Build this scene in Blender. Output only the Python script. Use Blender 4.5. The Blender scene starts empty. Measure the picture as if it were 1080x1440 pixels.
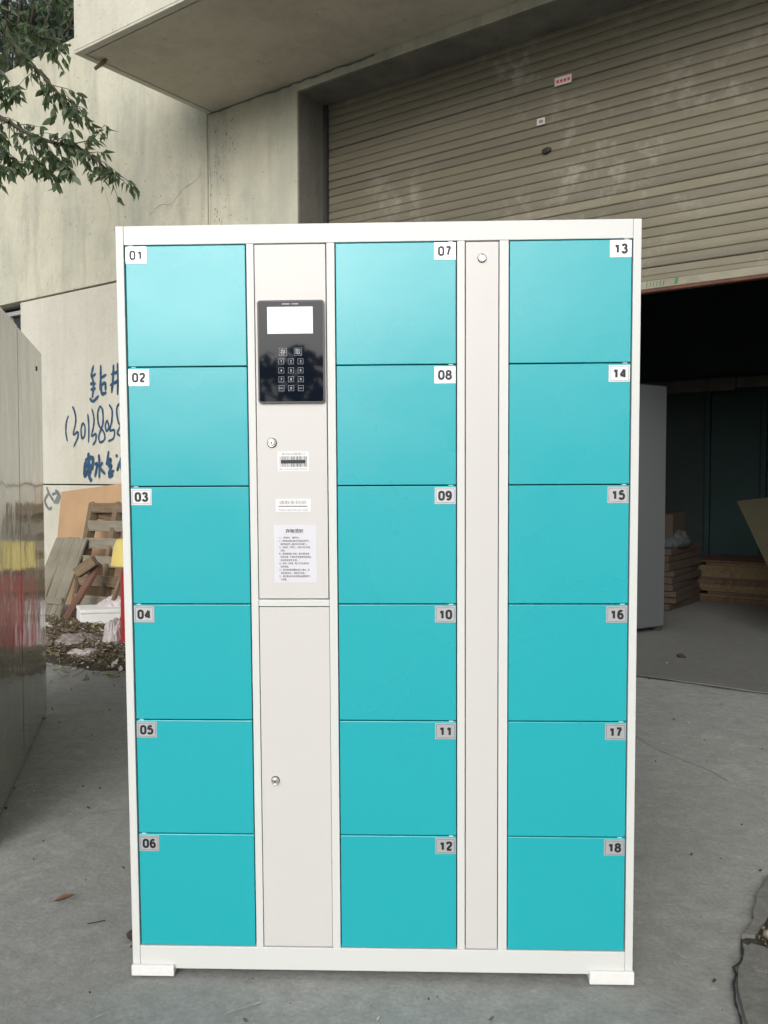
import bpy, bmesh, math, random
from mathutils import Vector, Matrix, Euler, noise
R = math.radians
rnd = random.Random(7)
scn = bpy.context.scene
COL = scn.collection

# ------------------------------------------------------------------ camera
CAM_H = 1.2007
cam_d = bpy.data.cameras.new('camera')
cam = bpy.data.objects.new('camera', cam_d); COL.objects.link(cam)
cam.location = (0, 0, CAM_H)
cam.rotation_euler = (R(90 - 2.2717), 0, 0)
cam_d.sensor_fit = 'HORIZONTAL'; cam_d.sensor_width = 36
cam_d.lens = 36 * 1210 / 1080
cam_d.clip_end = 500
scn.camera = cam

# ------------------------------------------------------------------ sky and sun
SUN_EL, SUN_AZ = 25, 193          # azimuth clockwise from +Y: behind the camera, to its left
world = bpy.data.worlds.new('World'); scn.world = world
world.use_nodes = True
wn = world.node_tree; wn.nodes.clear()
sky = wn.nodes.new('ShaderNodeTexSky'); sky.sky_type = 'NISHITA'
sky.sun_disc = False
sky.sun_elevation = R(SUN_EL); sky.sun_rotation = R(SUN_AZ)
sky.air_density = 1.0; sky.dust_density = 5.0; sky.ozone_density = 1.0
hs = wn.nodes.new('ShaderNodeHueSaturation'); hs.inputs['Saturation'].default_value = 0.18
bg = wn.nodes.new('ShaderNodeBackground'); bg.inputs['Strength'].default_value = 0.15
wo = wn.nodes.new('ShaderNodeOutputWorld')
wn.links.new(sky.outputs[0], hs.inputs['Color'])
wn.links.new(hs.outputs[0], bg.inputs['Color'])
wn.links.new(bg.outputs[0], wo.inputs['Surface'])
sd = bpy.data.lights.new('sun', 'SUN'); sd.energy = 0.82; sd.angle = R(40)
sd.color = (1.0, 0.98, 0.945)
sun = bpy.data.objects.new('sun', sd); COL.objects.link(sun)
sdir = Vector((math.sin(R(SUN_AZ)) * math.cos(R(SUN_EL)), math.cos(R(SUN_AZ)) * math.cos(R(SUN_EL)), math.sin(R(SUN_EL))))
sun.rotation_euler = sdir.to_track_quat('Z', 'Y').to_euler()
sun.location = (-4, -4, 12)
scn.view_settings.view_transform = 'Standard'
scn.view_settings.look = 'None'
scn.view_settings.exposure = -0.08
scn.view_settings.gamma = 1.0
scn.view_settings.use_curve_mapping = False

# ------------------------------------------------------------------ helpers
class MAT:
    """small node-tree builder"""
    def __init__(s, name, rough=0.6, metal=0.0, spec=0.5, coat=0.0, coat_rough=0.1):
        s.m = bpy.data.materials.new(name); s.m.use_nodes = True
        s.t = s.m.node_tree; s.n = s.t.nodes; s.l = s.t.links
        s.b = s.n['Principled BSDF']
        s.b.inputs['Roughness'].default_value = rough
        s.b.inputs['Metallic'].default_value = metal
        s.b.inputs['Specular IOR Level'].default_value = spec
        s.b.inputs['Coat Weight'].default_value = coat
        s.b.inputs['Coat Roughness'].default_value = coat_rough
        s.tc = s.n.new('ShaderNodeTexCoord')
    def co(s, scale=(1, 1, 1), world=False, rot=(0, 0, 0)):
        mp = s.n.new('ShaderNodeMapping'); mp.inputs['Scale'].default_value = scale
        mp.inputs['Rotation'].default_value = rot
        if world:
            g = s.n.new('ShaderNodeNewGeometry'); s.l.new(g.outputs['Position'], mp.inputs['Vector'])
        else:
            s.l.new(s.tc.outputs['Object'], mp.inputs['Vector'])
        return mp.outputs[0]
    def noise(s, vec, scale, detail=4, rough=0.55, lo=0.35, hi=0.65, dist=0.0):
        n = s.n.new('ShaderNodeTexNoise'); n.inputs['Scale'].default_value = scale
        n.inputs['Detail'].default_value = detail; n.inputs['Roughness'].default_value = rough
        n.inputs['Distortion'].default_value = dist
        s.l.new(vec, n.inputs['Vector'])
        r = s.n.new('ShaderNodeMapRange'); r.inputs[1].default_value = lo; r.inputs[2].default_value = hi
        s.l.new(n.outputs['Fac'], r.inputs[0])
        return r.outputs[0]
    def scale(s, f, k, add=0.0):
        m = s.n.new('ShaderNodeMath'); m.operation = 'MULTIPLY_ADD'
        s.l.new(f, m.inputs[0]); m.inputs[1].default_value = k; m.inputs[2].default_value = add
        return m.outputs[0]
    def mul(s, f, g):
        m = s.n.new('ShaderNodeMath'); m.operation = 'MULTIPLY'
        s.l.new(f, m.inputs[0]); s.l.new(g, m.inputs[1]); return m.outputs[0]
    def mix(s, f, a, b):
        m = s.n.new('ShaderNodeMix'); m.data_type = 'RGBA'
        if isinstance(f, float): m.inputs[0].default_value = f
        else: s.l.new(f, m.inputs[0])
        for k, c in ((6, a), (7, b)):
            if isinstance(c, tuple): m.inputs[k].default_value = (*c, 1)
            else: s.l.new(c, m.inputs[k])
        return m.outputs[2]
    def rand(s):
        o = s.n.new('ShaderNodeObjectInfo'); return o.outputs['Random']
    def color(s, c):
        if isinstance(c, tuple): s.b.inputs['Base Color'].default_value = (*c, 1)
        else: s.l.new(c, s.b.inputs['Base Color'])
        return s
    def rough(s, f): s.l.new(f, s.b.inputs['Roughness']); return s
    def bump(s, f, strength=0.3, dist=0.01, prev=None):
        b = s.n.new('ShaderNodeBump'); b.inputs['Strength'].default_value = strength
        b.inputs['Distance'].default_value = dist
        s.l.new(f, b.inputs['Height'])
        if prev is not None: s.l.new(prev, b.inputs['Normal'])
        s.l.new(b.outputs[0], s.b.inputs['Normal']); 
        if 'Coat Normal' in s.b.inputs: s.l.new(b.outputs[0], s.b.inputs['Coat Normal'])
        return b.outputs[0]

def tag(o, label=None, cat=None, group=None, kind=None):
    if label: o['label'] = label
    if cat: o['category'] = cat
    if group: o['group'] = group
    if kind: o['kind'] = kind
    return o
def empty(name, loc=(0, 0, 0), rot=(0, 0, 0)):
    o = bpy.data.objects.new(name, None); COL.objects.link(o)
    o.location = loc; o.rotation_euler = rot; o.empty_display_size = 0.1
    return o
def mobj(name, bm, mats, parent=None, loc=None, rot=None, smooth=False):
    me = bpy.data.meshes.new(name); bm.normal_update(); bm.to_mesh(me); bm.free()
    if not isinstance(mats, (list, tuple)): mats = [mats]
    for m in mats: me.materials.append(m)
    if smooth:
        for p in me.polygons: p.use_smooth = True
    o = bpy.data.objects.new(name, me); COL.objects.link(o)
    if parent is not None: o.parent = parent
    if loc is not None: o.location = loc
    if rot is not None: o.rotation_euler = rot
    return o
def inst(name, src, parent=None, loc=(0, 0, 0), rot=(0, 0, 0), sc=(1, 1, 1)):
    o = src.copy(); o.name = name; COL.objects.link(o)
    if parent is not None: o.parent = parent
    o.location = loc; o.rotation_euler = rot; o.scale = sc
    return o
def box(bm, x0, x1, y0, y1, z0, z1, mi=0, bev=0.0, seg=1):
    vs = [bm.verts.new(p) for p in ((x0,y0,z0),(x1,y0,z0),(x1,y1,z0),(x0,y1,z0),(x0,y0,z1),(x1,y0,z1),(x1,y1,z1),(x0,y1,z1))]
    fs = [bm.faces.new([vs[i] for i in f]) for f in ((3,2,1,0),(4,5,6,7),(0,1,5,4),(1,2,6,5),(2,3,7,6),(3,0,4,7))]
    for f in fs: f.material_index = mi
    if bev:
        es = {e for f in fs for e in f.edges}
        r = bmesh.ops.bevel(bm, geom=list(es), offset=bev, segments=seg, profile=0.5, affect='EDGES')
        for f in r['faces']: f.material_index = mi
def mk_box(name, b, mats, parent=None, bev=0.0, seg=1, **k):
    bm = bmesh.new(); box(bm, *b, bev=bev, seg=seg); return mobj(name, bm, mats, parent, **k)
def tube(bm, pts, rads, n=8, mi=0):
    """tapered tube along points"""
    pts = [Vector(p) for p in pts]; rings = []
    for i, p in enumerate(pts):
        d = (pts[min(i+1, len(pts)-1)] - pts[max(i-1, 0)]).normalized()
        a = d.cross(Vector((0, 0, 1)));
        if a.length < 1e-3: a = d.cross(Vector((0, 1, 0)))
        a.normalize(); b = d.cross(a)
        r = rads[i] if isinstance(rads, (list, tuple)) else rads
        rings.append([bm.verts.new(p + (a*math.cos(t) + b*math.sin(t))*r) for t in [2*math.pi*k/n for k in range(n)]])
    for q in range(len(rings)-1):
        for k in range(n):
            f = bm.faces.new((rings[q][k], rings[q][(k+1) % n], rings[q+1][(k+1) % n], rings[q+1][k])); f.material_index = mi
    for rg, s in ((rings[0], -1), (rings[-1], 1)):
        try: f = bm.faces.new(rg if s > 0 else rg[::-1]); f.material_index = mi
        except ValueError: pass
def lathe(bm, prof, n=24, mi=0, axis='z'):
    """profile (r, h) turned round an axis"""
    rings = []
    for r, h in prof:
        ring = []
        for k in range(n):
            t = 2*math.pi*k/n; x, y = r*math.cos(t), r*math.sin(t)
            ring.append(bm.verts.new((x, y, h) if axis == 'z' else (x, -h, y)))
        rings.append(ring)
    for q in range(len(rings)-1):
        for k in range(n):
            f = bm.faces.new((rings[q][k], rings[q][(k+1) % n], rings[q+1][(k+1) % n], rings[q+1][k])); f.material_index = mi
            f.smooth = True
    f = bm.faces.new(rings[-1]); f.material_index = mi
    f = bm.faces.new(rings[0][::-1]); f.material_index = mi
def ribbon(bm, pts, w, y=0.0, mi=0):
    """brush stroke in the XZ plane at depth y, round-ish ends"""
    P = [Vector((p[0], p[1])) for p in pts]
    Q = []
    for i in range(len(P)-1):
        p0 = P[max(i-1, 0)]; p1 = P[i]; p2 = P[i+1]; p3 = P[min(i+2, len(P)-1)]
        for k in range(5):
            t = k/5
            Q.append(0.5*((2*p1)+(p2-p0)*t+(2*p0-5*p1+4*p2-p3)*t*t+(3*p1-p0-3*p2+p3)*t**3))
    Q.append(P[-1])
    if len(Q) < 2: return
    prev = None
    for i, q in enumerate(Q):
        d = (Q[min(i+1, len(Q)-1)] - Q[max(i-1, 0)])
        if d.length < 1e-6: continue
        d.normalize(); nn = Vector((-d.y, d.x))
        e = min(1.0, 0.45 + 0.9*min(i, len(Q)-1-i)/2)
        ww = w*0.5*e*rnd.uniform(0.82, 1.15)
        a = bm.verts.new((q.x+nn.x*ww, y, q.y+nn.y*ww)); b = bm.verts.new((q.x-nn.x*ww, y, q.y-nn.y*ww))
        if prev:
            f = bm.faces.new((prev[0], prev[1], b, a)); f.material_index = mi
        prev = (a, b)
DIGITS = {
 '0': [[(.28,1),(.10,.93),(.04,.72),(.04,.28),(.10,.07),(.28,0),(.46,.07),(.52,.28),(.52,.72),(.46,.93),(.28,1)]],
 '1': [[(.36,0),(.36,.55),(.36,1)],[(.33,.97),(.24,.84),(.10,.76)]],
 '2': [[(.05,.76),(.10,.94),(.28,1),(.46,.93),(.50,.74),(.42,.54),(.22,.30),(.06,.0)],[(.04,0),(.30,0),(.54,0)]],
 '3': [[(.05,.82),(.14,.96),(.29,1),(.45,.93),(.48,.76),(.40,.58),(.24,.54)],[(.24,.54),(.42,.50),(.52,.30),(.46,.07),(.28,0),(.12,.04),(.03,.20)]],
 '4': [[(.42,0),(.42,.5),(.42,1)],[(.40,1),(.20,.62),(.02,.26)],[(.0,.24),(.3,.24),(.56,.24)]],
 '5': [[(.48,1),(.28,1),(.12,1)],[(.12,1),(.10,.78),(.07,.54)],[(.07,.54),(.20,.64),(.36,.62),(.50,.48),(.51,.24),(.42,.05),(.26,0),(.11,.04),(.03,.18)]],
 '6': [[(.47,.88),(.38,.98),(.24,.98),(.10,.80),(.05,.50),(.07,.20),(.17,.03),(.30,0),(.45,.06),(.52,.28),(.45,.52),(.30,.59),(.16,.55),(.06,.38)]],
 '7': [[(.03,1),(.28,1),(.53,1)],[(.50,.98),(.32,.55),(.20,0)]],
 '8': [[(.28,1),(.12,.94),(.07,.77),(.13,.60),(.28,.54),(.43,.60),(.49,.77),(.44,.94),(.28,1)],[(.28,.54),(.10,.46),(.03,.26),(.10,.06),(.28,0),(.46,.06),(.53,.26),(.46,.46),(.28,.54)]],
 '9': [[(.09,.12),(.18,.02),(.32,.02),(.46,.20),(.51,.50),(.49,.80),(.39,.97),(.26,1),(.11,.94),(.04,.72),(.11,.48),(.26,.41),(.40,.45),(.50,.62)]]}
def digits(bm, s, cx, cz, hgt, y, mi, th=0.235, wx=1.17):
    """numerals in a bold sans, built as strokes of even width"""
    h_ = hgt*(1-th); adv = 0.80*h_*wx; x = cx - adv*(len(s)-1)/2 - 0.28*h_*wx; k = 0
    for ch in s:
        for st in DIGITS[ch]:
            P = [Vector((p[0]*h_*wx, p[1]*h_)) for p in st]; closed = (P[0]-P[-1]).length < 1e-9; Q = []
            n = len(P)
            for i in range(n-1):
                p1, p2 = P[i], P[i+1]
                p0 = P[i-1] if i else (P[-2] if closed else p1); p3 = P[i+2] if i+2 < n else (P[1] if closed else p2)
                for q in range(4):
                    t = q/4; Q.append(0.5*((2*p1)+(p2-p0)*t+(2*p0-5*p1+4*p2-p3)*t*t+(3*p1-p0-3*p2+p3)*t**3))
            Q.append(P[-1]); prev = None; w = hgt*th/2; yy = y-0.00004*k; k += 1
            for i, q in enumerate(Q):
                a_ = Q[i-1] if i else (Q[-2] if closed else Q[0]); b_ = Q[i+1] if i+1 < len(Q) else (Q[1] if closed else Q[-1])
                d = (b_-a_).normalized(); nn = Vector((-d.y, d.x))*w
                ox = x; oz = cz-h_/2
                v1 = bm.verts.new((ox+q.x+nn.x, yy, oz+q.y+nn.y)); v2 = bm.verts.new((ox+q.x-nn.x, yy, oz+q.y-nn.y))
                if prev:
                    f = bm.faces.new((prev[0], prev[1], v2, v1)); f.material_index = mi
                prev = (v1, v2)
        x += adv
TEXT_CACHE = {}
def text_mesh(s, bold=0.0):
    key = (s, bold)
    if key in TEXT_CACHE: return TEXT_CACHE[key]
    c = bpy.data.curves.new('lettering', 'FONT'); c.body = s; c.size = 1.0; c.offset = bold
    c.resolution_u = 2 if len(s) > 4 else 5
    o = bpy.data.objects.new('lettering', c); COL.objects.link(o)
    bpy.context.view_layer.update()
    dg = bpy.context.evaluated_depsgraph_get()
    me = bpy.data.meshes.new_from_object(o.evaluated_get(dg))
    bpy.data.objects.remove(o)
    vs = [tuple(v.co) for v in me.vertices]; fs = [tuple(p.vertices) for p in me.polygons]
    TEXT_CACHE[key] = (vs, fs); return TEXT_CACHE[key]
def text(bm, s, x0, x1, z0, z1, y, mi=0, bold=0.0, keep=False):
    """lettering fitted into the box x0..x1, z0..z1 of the XZ plane at depth y"""
    vs, fs = text_mesh(s, bold)
    if not vs: return
    ax = min(v[0] for v in vs); bx = max(v[0] for v in vs); ay = min(v[1] for v in vs); by = max(v[1] for v in vs)
    sx = (x1-x0)/(bx-ax); sz = (z1-z0)/(by-ay)
    if keep: sx = sz = min(sx, sz)
    cx, cz = (x0+x1)/2, (z0+z1)/2
    nv = [bm.verts.new((cx+(v[0]-(ax+bx)/2)*sx, y, cz+(v[1]-(ay+by)/2)*sz)) for v in vs]
    for f in fs:
        try:
            q = bm.faces.new([nv[i] for i in f]); q.material_index = mi
        except ValueError: pass

# facade frame: u along the wall (to the right), v out of the wall, z up
G = Vector((1.8582, 4.9528, 0)); DU = Vector((0.80810, -0.58904, 0)); NV = Vector((-0.58904, -0.80810, 0))
def W(u, v, z=0.0): return G + DU*u + NV*v + Vector((0, 0, z))
FROT = math.atan2(DU.y, DU.x)

# ------------------------------------------------------------------ materials
def concrete(name, c1, c2, c3, sc=1.0, rough=0.9, streak=0.0, world=True):
    m = MAT(name, rough, spec=0.3)
    v = m.co(world=world)
    a = m.noise(v, 0.9*sc, 6, 0.6, 0.35, 0.65); b = m.noise(v, 14*sc, 6, 0.7, 0.3, 0.7); c = m.noise(v, 90*sc, 3, 0.6, 0.35, 0.7)
    col = m.mix(a, c1, c2); sp_ = m.noise(v, 30*sc, 5, 0.75, 0.56, 0.66); col = m.mix(m.scale(b, 0.62), col, c3); col = m.mix(m.scale(sp_, 0.18), col, tuple(min(1, x*1.35) for x in c2))
    col = m.mix(m.scale(c, 0.34), col, tuple(x*0.45 for x in c1))
    m.color(col); bb = m.bump(b, 0.25, 0.006); m.bump(c, 0.25, 0.002, bb)
    return m
def wall_mat(name, base, light, grey, k=1.0):
    m = MAT(name, 0.92, spec=0.2)
    v = m.co(); s = m.co((1, 1, 0.12)); s2 = m.co((1, 1, 0.3))
    a = m.noise(v, 0.8, 7, 0.62, 0.36, 0.66); st = m.noise(s, 5.5, 6, 0.65, 0.5, 0.8); b = m.noise(v, 25, 6, 0.7, 0.3, 0.75)
    st2 = m.noise(s2, 1.7, 5, 0.6, 0.5, 0.72)
    col = m.mix(a, base, light); st3 = m.noise(m.co((1, 1, 0.7)), 2.6, 8, 0.72, 0.48, 0.66); col = m.mix(m.scale(st2, 0.75*k), col, grey); col = m.mix(m.scale(st3, 0.5*k), col, tuple(x*0.85 for x in grey))
    col = m.mix(m.scale(st, 0.55*k), col, tuple(x*0.55 for x in grey))
    col = m.mix(m.scale(b, 0.22), col, tuple(x*0.62 for x in base))
    sp = m.noise(v, 30, 2, 0.5, 0.69, 0.76); col = m.mix(m.scale(sp, 0.55), col, tuple(x*0.3 for x in base))
    m.color(col); bb = m.bump(a, 0.3, 0.02); m.bump(b, 0.35, 0.006, bb)
    return m
def wood_mat(name, c1, c2, dark, rough=0.8):
    m = MAT(name, rough, spec=0.25)
    s = m.co((1, 1, 0.06)); v = m.co()
    a = m.noise(s, 40, 6, 0.7, 0.3, 0.7, 0.3); b = m.noise(v, 4, 5, 0.6, 0.35, 0.7); r = m.rand()
    col = m.mix(a, c1, c2); col = m.mix(m.scale(b, 0.6), col, dark); col = m.mix(m.scale(r, 0.45), col, tuple(x*0.6 for x in c2))
    k = m.noise(s, 14, 5, 0.7, 0.5, 0.62); col = m.mix(m.scale(k, 0.6), col, tuple(x*0.45 for x in dark)); m.color(col); m.bump(a, 0.7, 0.006); return m
def paint(name, c, rough=0.35, wav=0.02, spec=0.5, coat=0.0, var=0.05, coat_rough=0.1):
    m = MAT(name, rough, spec=spec, coat=coat, coat_rough=coat_rough)
    v = m.co(); a = m.noise(v, 3.0, 3, 0.5, 0.3, 0.7); f = m.noise(v, 60, 3, 0.6, 0.3, 0.7)
    m.color(m.mix(m.scale(a, var*3), c, tuple(x*(1-var*2) for x in c)))
    bb = m.bump(a, 0.5, wav*0.1); m.bump(f, 0.08, 0.0006, bb)
    m.rough(m.scale(f, 0.08, rough)); return m
def plain(name, c, rough=0.6, metal=0.0, spec=0.5, var=0.12, sc=20):
    m = MAT(name, rough, metal, spec); v = m.co(); a = m.noise(v, sc, 4, 0.6, 0.3, 0.7)
    m.color(m.mix(m.scale(a, 1.0), c, tuple(x*(1-var) for x in c))); return m

M = {}
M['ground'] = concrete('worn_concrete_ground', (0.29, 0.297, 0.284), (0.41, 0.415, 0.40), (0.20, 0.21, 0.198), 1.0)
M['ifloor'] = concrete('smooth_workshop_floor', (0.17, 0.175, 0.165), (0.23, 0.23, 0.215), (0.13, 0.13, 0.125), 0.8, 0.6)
M['slab'] = concrete('broken_slab', (0.19, 0.195, 0.18), (0.26, 0.26, 0.245), (0.085, 0.09, 0.08), 2.5)
M['soil'] = concrete('damp_soil', (0.05, 0.045, 0.035), (0.09, 0.08, 0.06), (0.03, 0.028, 0.02), 6.0)
M['wall'] = wall_mat('stained_cream_render', (0.57, 0.55, 0.43), (0.64, 0.62, 0.50), (0.41, 0.425, 0.36), 1.0)
M['wall_low'] = wall_mat('pale_cream_render', (0.60, 0.58, 0.49), (0.66, 0.64, 0.56), (0.52, 0.50, 0.40), 0.5)
M['jamb'] = wall_mat('grey_cement_jamb', (0.20, 0.195, 0.17), (0.25, 0.245, 0.21), (0.12, 0.12, 0.10))
M['soffit'] = wall_mat('soffit_plaster', (0.56, 0.51, 0.415), (0.62, 0.57, 0.47), (0.34, 0.31, 0.25), 0.5)
M['teal'] = paint('teal_enamel', (0.010, 0.40, 0.455), 0.38, 0.018, 0.25, 1.0, 0.02, 0.22)
M['teal'].b.inputs['Coat IOR'].default_value = 1.52
_t = M['teal']; _cl = _t.noise(_t.co(world=True), 2.2, 4, 0.6, 0.3, 0.7); _t.l.new(_t.scale(_cl, 0.14, 0.17), _t.b.inputs['Coat Roughness'])
M['white'] = paint('white_enamel', (0.67, 0.68, 0.66), 0.38, 0.01, 0.5, 0.1, 0.015, 0.25)
M['pinkwhite'] = paint('warm_white_enamel', (0.628, 0.612, 0.595), 0.36, 0.012, 0.5, 0.15, 0.02, 0.25)
M['gap'] = plain('dark_gap_fill', (0.03, 0.035, 0.035), 0.8)  # near-black for the shade behind the locker doors; also ground crack and window pane
M['foam'] = plain('white_foam', (0.80, 0.80, 0.78), 0.85, sc=60, var=0.06)
M['alu'] = plain('brushed_plate', (0.78, 0.78, 0.80), 0.31, 0.66, var=0.08, sc=80)
M['ink'] = plain('dark_print', (0.02, 0.022, 0.03), 0.45)
M['greyink'] = plain('grey_print', (0.22, 0.22, 0.24), 0.6)
M['inkline'] = plain('plate_border_line', (0.10, 0.14, 0.18), 0.5)
M['chrome'] = plain('lock_chrome', (0.86, 0.86, 0.85), 0.25, 0.9, var=0.04)
M['keyhole'] = plain('keyhole_dark', (0.03, 0.03, 0.03), 0.6)
M['glass'] = plain('keypad_black_glass', (0.006, 0.009, 0.016), 0.03, spec=0.2, var=0.0)
M['bezel'] = plain('keypad_bezel', (0.07, 0.072, 0.07), 0.45, 0.2)
M['keyline'] = plain('key_print', (0.45, 0.47, 0.55), 0.4)
sc_ = MAT('lcd_screen', 0.15); sc_.color((0.30, 0.31, 0.34)); sc_.b.inputs['Emission Color'].default_value = (0.93, 0.95, 1, 1); sc_.b.inputs['Emission Strength'].default_value = 0.66; M['screen'] = sc_.m
M['paper'] = plain('sticker_paper', (0.80, 0.80, 0.80), 0.55, var=0.02)
M['paper2'] = plain('notice_paper', (0.70, 0.69, 0.74), 0.35, var=0.03)
M['graffiti'] = plain('blue_spray_paint', (0.035, 0.10, 0.19), 0.8, var=0.45, sc=9)
M['graffiti_pale'] = plain('faded_blue_spray_paint', (0.22, 0.25, 0.25), 0.85, var=0.5, sc=9)
sh = MAT('dirty_galvanised_slat', 0.5, 0.15, 0.5)
v = sh.co(world=True); vs_ = sh.co((1, 1, 5), True)
a = sh.noise(v, 1.3, 3, 0.5, 0.46, 0.62); st = sh.noise(vs_, 1.2, 5, 0.6, 0.35, 0.7); sp = sh.noise(v, 6, 7, 0.72, 0.5, 0.64); r = sh.rand()
c = sh.mix(st, (0.185, 0.165, 0.115), (0.235, 0.215, 0.155)); c = sh.mix(sh.scale(r, 0.55), c, (0.125, 0.117, 0.088))
c = sh.mix(sh.mul(sh.scale(a, 0.7), sp), c, (0.34, 0.33, 0.27)); sh.color(c); sh.bump(sp, 0.15, 0.003); M['slat'] = sh
M['rail'] = plain('guide_rail', (0.06, 0.06, 0.055), 0.6, 0.3)
M['barpaint'] = plain('cream_bottom_bar', (0.30, 0.28, 0.21), 0.6, var=0.3, sc=8)
M['rust'] = plain('rusty_edge', (0.16, 0.065, 0.04), 0.8, var=0.5, sc=15)
M['greenprint'] = plain('green_print', (0.05, 0.22, 0.09), 0.7)
M['redprint'] = plain('red_print', (0.6, 0.08, 0.08), 0.6)
M['pinkpaper'] = plain('pinkish_sticker', (0.72, 0.60, 0.58), 0.6)
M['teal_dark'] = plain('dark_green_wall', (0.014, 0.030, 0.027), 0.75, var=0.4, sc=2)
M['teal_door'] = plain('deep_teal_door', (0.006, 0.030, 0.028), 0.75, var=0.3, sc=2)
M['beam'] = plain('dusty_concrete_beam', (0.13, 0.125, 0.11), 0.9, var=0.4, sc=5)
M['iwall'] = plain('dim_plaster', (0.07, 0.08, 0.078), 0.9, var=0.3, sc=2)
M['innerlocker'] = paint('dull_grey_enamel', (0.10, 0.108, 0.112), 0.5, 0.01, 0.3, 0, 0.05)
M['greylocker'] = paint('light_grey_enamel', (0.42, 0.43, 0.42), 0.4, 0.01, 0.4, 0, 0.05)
M['cardb'] = plain('cardboard', (0.07, 0.05, 0.035), 0.85, var=0.3, sc=4)
M['fibre'] = plain('brown_fibreboard', (0.50, 0.32, 0.18), 0.7, var=0.18, sc=3)
M['wood_grey'] = wood_mat('weathered_grey_board', (0.25, 0.22, 0.165), (0.36, 0.33, 0.26), (0.13, 0.115, 0.085))
M['wood_brown'] = wood_mat('pallet_wood', (0.17, 0.115, 0.07), (0.30, 0.235, 0.16), (0.08, 0.055, 0.035))
M['wood_red'] = wood_mat('reddish_plank', (0.17, 0.085, 0.06), (0.26, 0.15, 0.11), (0.10, 0.05, 0.035))
M['wood_yel'] = wood_mat('pale_sheet_board', (0.11, 0.08, 0.045), (0.16, 0.12, 0.065), (0.16, 0.11, 0.06))
M['wood_dark'] = wood_mat('brown_sheet_board', (0.09, 0.05, 0.03), (0.14, 0.08, 0.05), (0.07, 0.04, 0.03))
M['tiltb'] = plain('olive_sheet', (0.045, 0.042, 0.026), 0.95, spec=0.1, var=0.2, sc=3)
M['tiltedge'] = plain('sheet_edge', (0.16, 0.15, 0.10), 0.8)
M['yellow'] = plain('yellow_plastic', (0.82, 0.66, 0.20), 0.4, var=0.1, sc=3)
M['red'] = plain('red_plastic', (0.42, 0.025, 0.03), 0.4, var=0.15, sc=3)
bagm = MAT('thin_white_plastic', 0.4); bagm.color((0.50, 0.45, 0.45)); M['bag'] = bagm
M['dirtybag'] = plain('dirty_plastic_film', (0.30, 0.25, 0.23), 0.45, var=0.5, sc=9)
M['trash1'] = plain('dry_twigs_litter', (0.17, 0.13, 0.08), 0.9, var=0.4)
M['trash2'] = plain('yellowed_leaf_litter', (0.30, 0.29, 0.15), 0.85, var=0.4)
M['trash3'] = plain('dark_litter', (0.05, 0.035, 0.03), 0.9, var=0.4)
M['trash4'] = plain('pale_scraps', (0.55, 0.52, 0.48), 0.7, var=0.3)
M['steel'] = paint('glossy_grey_green_enamel', (0.27, 0.285, 0.245), 0.09, 0.06, 0.6, 0.45, 0.06, 0.04)
M['leaf'] = None
def leaf_mat(name, c1, c2, tr=0.25):
    m = MAT(name, 0.45, spec=0.4); v = m.co(world=True); a = m.noise(v, 6, 2, 0.5, 0.35, 0.65); r = m.rand()
    m.color(m.mix(m.mul(a, r), c1, c2))
    m.b.inputs['Subsurface Weight'].default_value = 0.0
    t = m.n.new('ShaderNodeBsdfTranslucent'); t.inputs['Color'].default_value = (c2[0]*1.3, c2[1]*1.5, c2[2], 1)
    mx = m.n.new('ShaderNodeMixShader'); mx.inputs[0].default_value = tr
    out = [n for n in m.n if n.type == 'OUTPUT_MATERIAL'][0]
    m.l.new(m.b.outputs[0], mx.inputs[1]); m.l.new(t.outputs[0], mx.inputs[2]); m.l.new(mx.outputs[0], out.inputs['Surface'])
    return m
M['leaf'] = leaf_mat('camphor_leaf', (0.085, 0.12, 0.07), (0.12, 0.16, 0.10), 0.45)
M['leaf_far'] = leaf_mat('distant_leaf', (0.115, 0.14, 0.12), (0.14, 0.17, 0.15), 0.55)
M['bark'] = plain('bark', (0.09, 0.075, 0.055), 0.9, var=0.5, sc=12)
M['dryleaf'] = plain('dry_brown_leaf', (0.16, 0.085, 0.05), 0.7, var=0.3, sc=40)
M['stone'] = plain('pebble', (0.34, 0.30, 0.22), 0.85, var=0.4, sc=40)
M['mark'] = plain('pale_scrape', (0.38, 0.38, 0.37), 0.9, var=0.3)
for k_ in list(M):
    if isinstance(M[k_], MAT): M[k_] = M[k_].m

# ================================================================== SETTING
# one ground sheet to the horizon, finely split near the viewer so that it can be slightly uneven
bm = bmesh.new()
def lin(a, b, n): return [a + (b-a)*i/n for i in range(n+1)]
xs = [-150, -40, -12] + lin(-5, 5, 100) + [12, 40, 150]
ys = [-150, -40, -10] + lin(-1, 9, 100) + [16, 40, 150]
grid = []
for yy in ys:
    row = []
    for xx in xs:
        z = -0.002
        if abs(xx) < 5 and 1 < yy < 9:
            z += (noise.noise(Vector((xx*0.9, yy*0.9, 3)))-0.15)*0.006 - 0.003
        if yy > 9: z = -0.02
        row.append(bm.verts.new((xx, yy, min(z, -0.001))))
    grid.append(row)
for i in range(len(ys)-1):
    for j in range(len(xs)-1): bm.faces.new((grid[i][j], grid[i][j+1], grid[i+1][j+1], grid[i+1][j]))
tag(mobj('ground', bm, M['ground'], smooth=True), kind='structure')

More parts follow.
